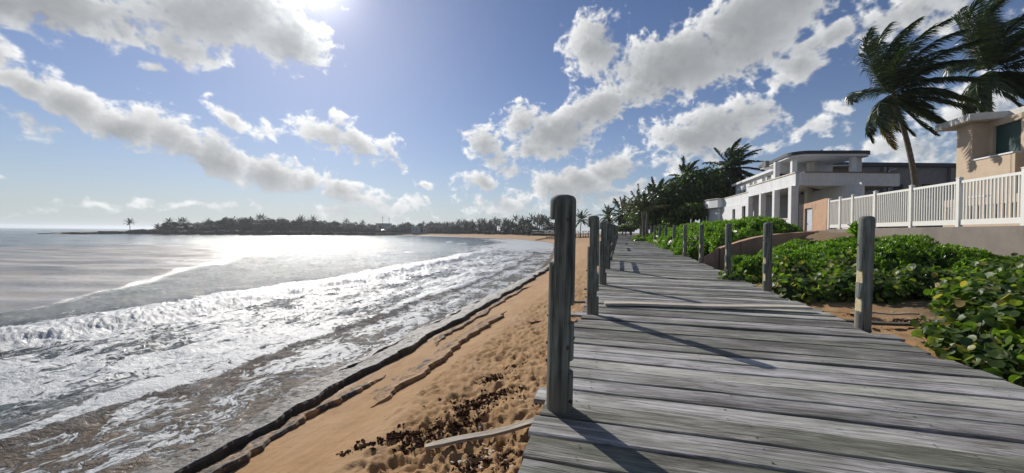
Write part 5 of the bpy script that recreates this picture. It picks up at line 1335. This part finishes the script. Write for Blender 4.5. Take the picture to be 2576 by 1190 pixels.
hut = tag(empty('beach_hut', (26.4, 50.5, 1.0)), 'low dark hut with a flat white roof edge left of the white house', 'hut')
b = MB(); b.box((.6, 0, 3.15), (3.4, 3, .25)); b.build('roof', M['roofslab'], hut); b = MB(); b.box((.9, .5, 1.4), (2.6, 2, 3.1)); b.build('wall', M['dark'], hut)
for x in (-.9, .1, 2.1): b = MB(); b.box((x, -1.3, 1.4), (.14, .14, 3.2)); b.build('hut_post', M['pole'], hut)

# ================================================================== far walkway, curving along the beach
fwk = tag(empty('far_walkway', (22, 92, 0)), 'distant boardwalk section on piles with pale railings curving along the beach', 'boardwalk')
poly = [(21.2, 80), (22.6, 90), (22.9, 99), (21.6, 109), (18.6, 120), (14.6, 131), (11.8, 140)]
def fb(name, b, m): b.v = [(x-22, y-92, z) for x, y, z in b.v]; return b.build(name, m, fwk)
pal = []
for (x0, y0), (x1, y1) in zip(poly, poly[1:]):
    z0, z1 = 1.32, 1.32
    b = MB(); b.seg((x0, y0), (x1, y1), 3.0, 1.2, 1.36, 1.5); fb('deck_section', b, M['deck'])
    b = MB(); b.seg((x0, y0), (x1, y1), .12, 1.18, 1.50, -.08); fb('edge_beam', b, M['board_pale'])
    L = math.hypot(x1-x0, y1-y0); n = max(2, int(L/1.5))
    for i in range(n):
        f = i/n; x, y = x0+(x1-x0)*f, y0+(y1-y0)*f
        b = MB(); b.tube([(x, y, ground(x, y)-.3), (x, y, 1.2)], .11, 6); fb('pile', b, M['joist'])
        if i % 2 == 0:
            b = MB(); b.tube([(x, y, 1.3), (x, y, 2.1)], .09, 6); fb('rail_post', b, M['joist'])
    for (f0, f1) in ((.05, .35), (.55, .95)):
        b = MB(); b.seg((x0+(x1-x0)*f0, y0+(y1-y0)*f0), (x0+(x1-x0)*f1, y0+(y1-y0)*f1), .06, 1.85, 2.12, -.12); fb('railing', b, M['board_pale'])
bench2 = tag(empty('beach_deck', (11.9, 146, 1.0)), 'small distant timber deck with white rail boards at the beach edge', 'deck')
b = MB(); b.box((0, 0, .25), (9, 3, .2)); b.build('deck_section', M['board_pale'], bench2); b = MB(); b.box((0, 0, -.3), (8.8, 2.6, .9)); b.build('base', M['dark'], bench2)
for x in (-3.3, -.6, 2.6): b = MB(); b.box((x, -1.4, 1.25), (2.2 if x else 1, .08, .35)); b.build('rail_board', M['white'], bench2)

# ================================================================== far shore and headland
ft = [tree_parts(700+i, 3.4, 4.3, 1.0, 900, .8, M['farleaf'], 8, trunk_r=.2, k=4) for i in range(5)]
fb_ = [tree_parts(720+i, 3.0, 2.2, .6, 420, .9, M['farleaf'], 7, trunk_r=.15, k=3) for i in range(2)]
def far_palm_meshes(seed, L, ztop, lean):
    r_ = random.Random(seed); fr = [(i*137.5+r_.uniform(-12, 12), 70-100*i/15+r_.uniform(-7, 7), L*r_.uniform(.85, 1.1), r_.uniform(.3, .7)) for i in range(16)]
    Vs, Ts, Tn, o_ = [], [], [], 0
    for V, T_, tn in palm_mesh(fr, seed, 11, wk=.35, wid=.17, llen=1.0, segs=5, wind=(1, 0, 0)): Vs.append(V+np.array([lean, 0, ztop])); Ts.append(T_+o_); Tn.append(tn); o_ += len(V)
    me = mesh_np('crown', np.concatenate(Vs), np.concatenate(Ts), M['farleaf']); attr(me, 'tint', np.concatenate(Tn))
    b = MB(); b.tube([(0, 0, -.5), (lean*.4, 0, ztop*.5), (lean, 0, ztop)], [.2, .15, .13], 6)
    return b.mesh('trunk', M['bark']), me
fp = [far_palm_meshes(800, 3.2, 7.5, .4), far_palm_meshes(801, 2.8, 6.2, -.3), far_palm_meshes(802, 3.0, 9.0, .6), far_palm_meshes(803, 2.7, 4.6, .2)]
rr_ = random.Random(77)
def along(poly_, step):
    for (x0, y0), (x1, y1) in zip(poly_, poly_[1:]):
        L = math.hypot(x1-x0, y1-y0); n = max(1, int(L/step))
        for i in range(n): f = (i+rr_.random()*.7)/n; yield x0+(x1-x0)*f, y0+(y1-y0)*f
# headland: front edge rises from low rocks at the tip to wood at the root
hl = [(-199, 217), (-186, 222), (-172, 229), (-150, 238), (-130, 257), (-108, 275), (-90, 289), (-70, 296)]
def hl_top(x): return float(np.interp(x, [-205, -198, -190, -182, -173, -150, -140, -124, -105, -90, -70], [4.2, 6.4, 6.2, 6.4, 9.3, 9.9, 9.8, 8.6, 7.0, 4.6, 3.8]))
for row, (off, st_) in enumerate(((0, 3.6), (5, 4.2), (12, 6.0))):
    for x, y in along(hl, st_):
        y += off+rr_.uniform(-1.2, 1.2); g0 = ground(x, y); t_ = (hl_top(x)+.2*row)*rr_.uniform(.86, 1.06)*(.62 if row == 0 else 1)
        tree(x, y, rr_.choice(ft), 'dark leafy tree in the dense wood along the far headland', 'trees of the headland wood', 'headland_tree', (1.3, 1.3, (t_-g0)/5.7), z=g0)
def fpalm(x, y, v, sc, label, group, name='far_palm'):
    root = empty(name, (x, y, ground(x, y)), rr_.uniform(-.4, .4)); root.scale = (sc, sc, sc); tag(root, label, 'palm tree', group)
    obj('trunk', fp[v][0], root); obj('crown', fp[v][1], root); return root
gp = 'palms sticking out of the headland wood'
fpalm(-204.5, 206, 1, .92, 'lone tall palm near the rocky tip of the headland', None, 'lone_palm')
fpalm(-192, 208, 3, .85, 'short round palm right of the lone palm on the headland', None)
for px_, d_, v, sc, lab in [(433, 222, 1, 1.25, 'large palm with a twin crown at the left end of the headland wood'), (442, 225, 1, 1.2, 'palm close beside the large one at the left end of the headland wood'), (400, 218, 3, 1.3, 'palm over the first trees of the headland wood'), (505, 232, 1, 1.2, 'palm over the low dip of the headland wood'), (550, 238, 1, 1.3, 'palm right of the dip in the headland wood'), (558, 240, 1, 1.28, 'second palm right of the dip in the headland wood'), (582, 246, 0, 1.15, 'palm left of the headland top'), (634, 258, 2, 1.15, 'slender palm highest on the headland skyline'), (643, 260, 0, 1.25, 'palm right beside the highest skyline palm'), (745, 262, 0, 1.25, 'palm in the middle of the headland skyline'), (775, 265, 0, 1.22, 'palm right of the middle of the headland skyline'), (860, 280, 0, 1.15, 'palm near the right end of the headland wood'), (905, 282, 1, 1.3, 'palm at the right end of the headland wood')]:
    k_ = (px_-1288)/968; xx = k_*d_; zt = max(hl_top(xx)+(2.6 if 'highest' in lab else 1.5), 6.0); hgt = {0: 9.3, 1: 8.0, 2: 10.8, 3: 6.2}[v]; fpalm(xx, d_+6, v, (zt-ground(xx, d_+6))/hgt, lab, gp)
# low houses, umbrella and poles where the headland meets the beach
def boxhouse(x, y, w, h, label, m, z=None):
    z = ground(x, y) if z is None else z; r0 = tag(empty('distant_house', (x, y, z)), label, 'house', None)
    b = MB(); b.box((0, 0, h/2), (w, 6, h)); b.build('wall', m, r0); b = MB(); b.box((0, 0, h+.12), (w+.8, 6.8, .25)); b.build('roof', M['roofslab'], r0)
    for q_ in range(max(2, int(w/2.6))): b = MB(); b.box((-w/2+1.2+q_*2.4, -3.02, h*.55), (1.0, .08, 1.1)); b.build('window', M['dark'], r0)
boxhouse(-104, 312, 11, 6.0, 'distant pale blue house showing over the trees at the root of the headland', M['bluewall'])
boxhouse(-72, 290, 6, 4.6, 'distant pale blue house at the left end of the far beach', M['bluewall'])
boxhouse(-63, 286, 5, 3.4, 'distant small house with a bright roof edge beside the far beach', M['grey'])
um = tag(empty('beach_umbrella', (-92.5, 277, ground(-92.5, 277))), 'tiny white umbrella on the far shore below the trees', 'umbrella')
b = MB(); b.tube([(0, 0, 0), (0, 0, 2.6)], .05, 5); b.build('pole', M['pole'], um)
b = MB(); n = 10; b.v = [(0, 0, 3.2)]+[(2.0*math.cos(6.283*i/n), 2.0*math.sin(6.283*i/n), 2.3) for i in range(n)]; b.f = [(0, 1+i, 1+(i+1) % n) for i in range(n)]; b.build('canopy', M['vinyl'], um)
for x, y, h, lab in ((-107, 318, 12.0, 'left one of two distant utility poles over the far trees'), (-101, 316, 11.3, 'right one of two distant utility poles over the far trees')):
    p0 = tag(empty('utility_pole', (x, y, 1.5)), lab, 'pole', 'distant utility poles'); b = MB(); b.tube([(0, 0, 0), (0, 0, h)], .16, 6); b.build('shaft', M['pole'], p0); b = MB(); b.box((0, 0, h-.8), (1.8, .15, .15)); b.build('crossarm', M['pole'], p0)
# palms and bushes behind the far beach
fs1 = [(-88, 280), (-72, 294), (-52, 270), (-36, 250), (-20, 232), (-6, 208), (6, 184), (13, 165), (16, 152)]
for x, y in along(fs1, 6.5): tree(x, y+rr_.uniform(3, 6), rr_.choice(fb_), 'low dark bush tree at the back of the far beach', 'bushes along the far beach', 'beach_bush', (1.1, 1.1, rr_.uniform(.7, 1.05)))
for row, (off, st_) in enumerate(((6, 4.4), (12, 4.6), (20, 6))):
    for x, y in along(fs1, st_):
        hk = 1.0+.22*row
        dist = math.hypot(x, y); v = rr_.randrange(4)
        if rr_.random() < (.30 if x < -45 else .62): fpalm(x+rr_.uniform(-1, 1), y+off, v, rr_.uniform(.82, .98)*(1.0 if x > -40 else .95)*(.86+.1*row)*{0: 1, 1: 1.12, 2: .88, 3: 1.3}[v], 'palm in the dense grove behind the far beach', 'palm grove behind the far beach')
        else: tree(x, y+off, rr_.choice(ft), 'dark leafy tree in the grove behind the far beach', 'leafy trees behind the far beach', 'grove_tree', (1.1, 1.1, rr_.uniform(.9, 1.1)*hk))
# low rocks at the tip of the headland
def rock_pile(name, label, pts, seed):
    g_ = np.random.default_rng(seed); b = MB()
    for x, y, r_, h in pts:
        n = 7; z = min(ground(x, y), -1.4); base = len(b.v)
        b.v += [(x+r_*math.cos(6.283*i/n)*g_.uniform(.8, 1.2), y+r_*.6*math.sin(6.283*i/n)*g_.uniform(.8, 1.2), -2.2) for i in range(n)]
        b.v += [(x+r_*.75*math.cos(6.283*i/n)*g_.uniform(.8, 1.2), y+r_*.45*math.sin(6.283*i/n), -1.6+h*g_.uniform(.7, 1.1)) for i in range(n)]
        b.v.append((x, y, -1.6+h*1.1))
        b.f += [(base+i, base+(i+1) % n, base+n+(i+1) % n, base+n+i) for i in range(n)]+[(base+n+i, base+n+(i+1) % n, base+2*n) for i in range(n)]
    o = b.build(name, M['dryrock']); return tag(o, label, kind='structure')
pts = []
for x, y in along([(-240, 196), (-222, 194), (-206, 203), (-186, 210), (-160, 217), (-145, 222), (-120, 246), (-100, 264), (-80, 279)], 3.0):
    f = float(np.interp(x, [-240, -228, -215, -200, -150, -80], [.25, .8, 1.4, 2.3, 2.4, 1.4])); pts.append((x, y+rr_.uniform(0, 3), rr_.uniform(2.4, 4.2), f*rr_.uniform(.7, 1.1)))
rock_pile('headland_rocks', 'dark low rocks along the foot and tip of the headland', pts, 9)
for x, y in along([(-206, 210), (-196, 214), (-184, 218), (-176, 222)], 4): tree(x, y, rr_.choice(fb_), 'low dark bush on the rocky end of the headland', 'bushes on the headland end', 'headland_bush', (.9, .9, rr_.uniform(.35, .6)))

# ================================================================== sea haze
b = MB(); b.box((0, 0, 3.5), (7400, 7400, 29))
hz_ = obj('haze', b.mesh('haze', []), None)
hm = bpy.data.materials.new('sea_haze'); hm.use_nodes = True; N = NT(hm.node_tree); N.n.clear()
pv = N.add('ShaderNodeVolumePrincipled'); pv.inputs['Density'].default_value = .00022; pv.inputs['Color'].default_value = (.86, .92, 1, 1); pv.inputs['Anisotropy'].default_value = .5
oo = N.add('ShaderNodeOutputMaterial'); N.l.new(pv.outputs[0], oo.inputs['Volume']); hz_.data.materials.append(hm)
tag(hz_, 'thin pale sea haze over the bay', kind='stuff')
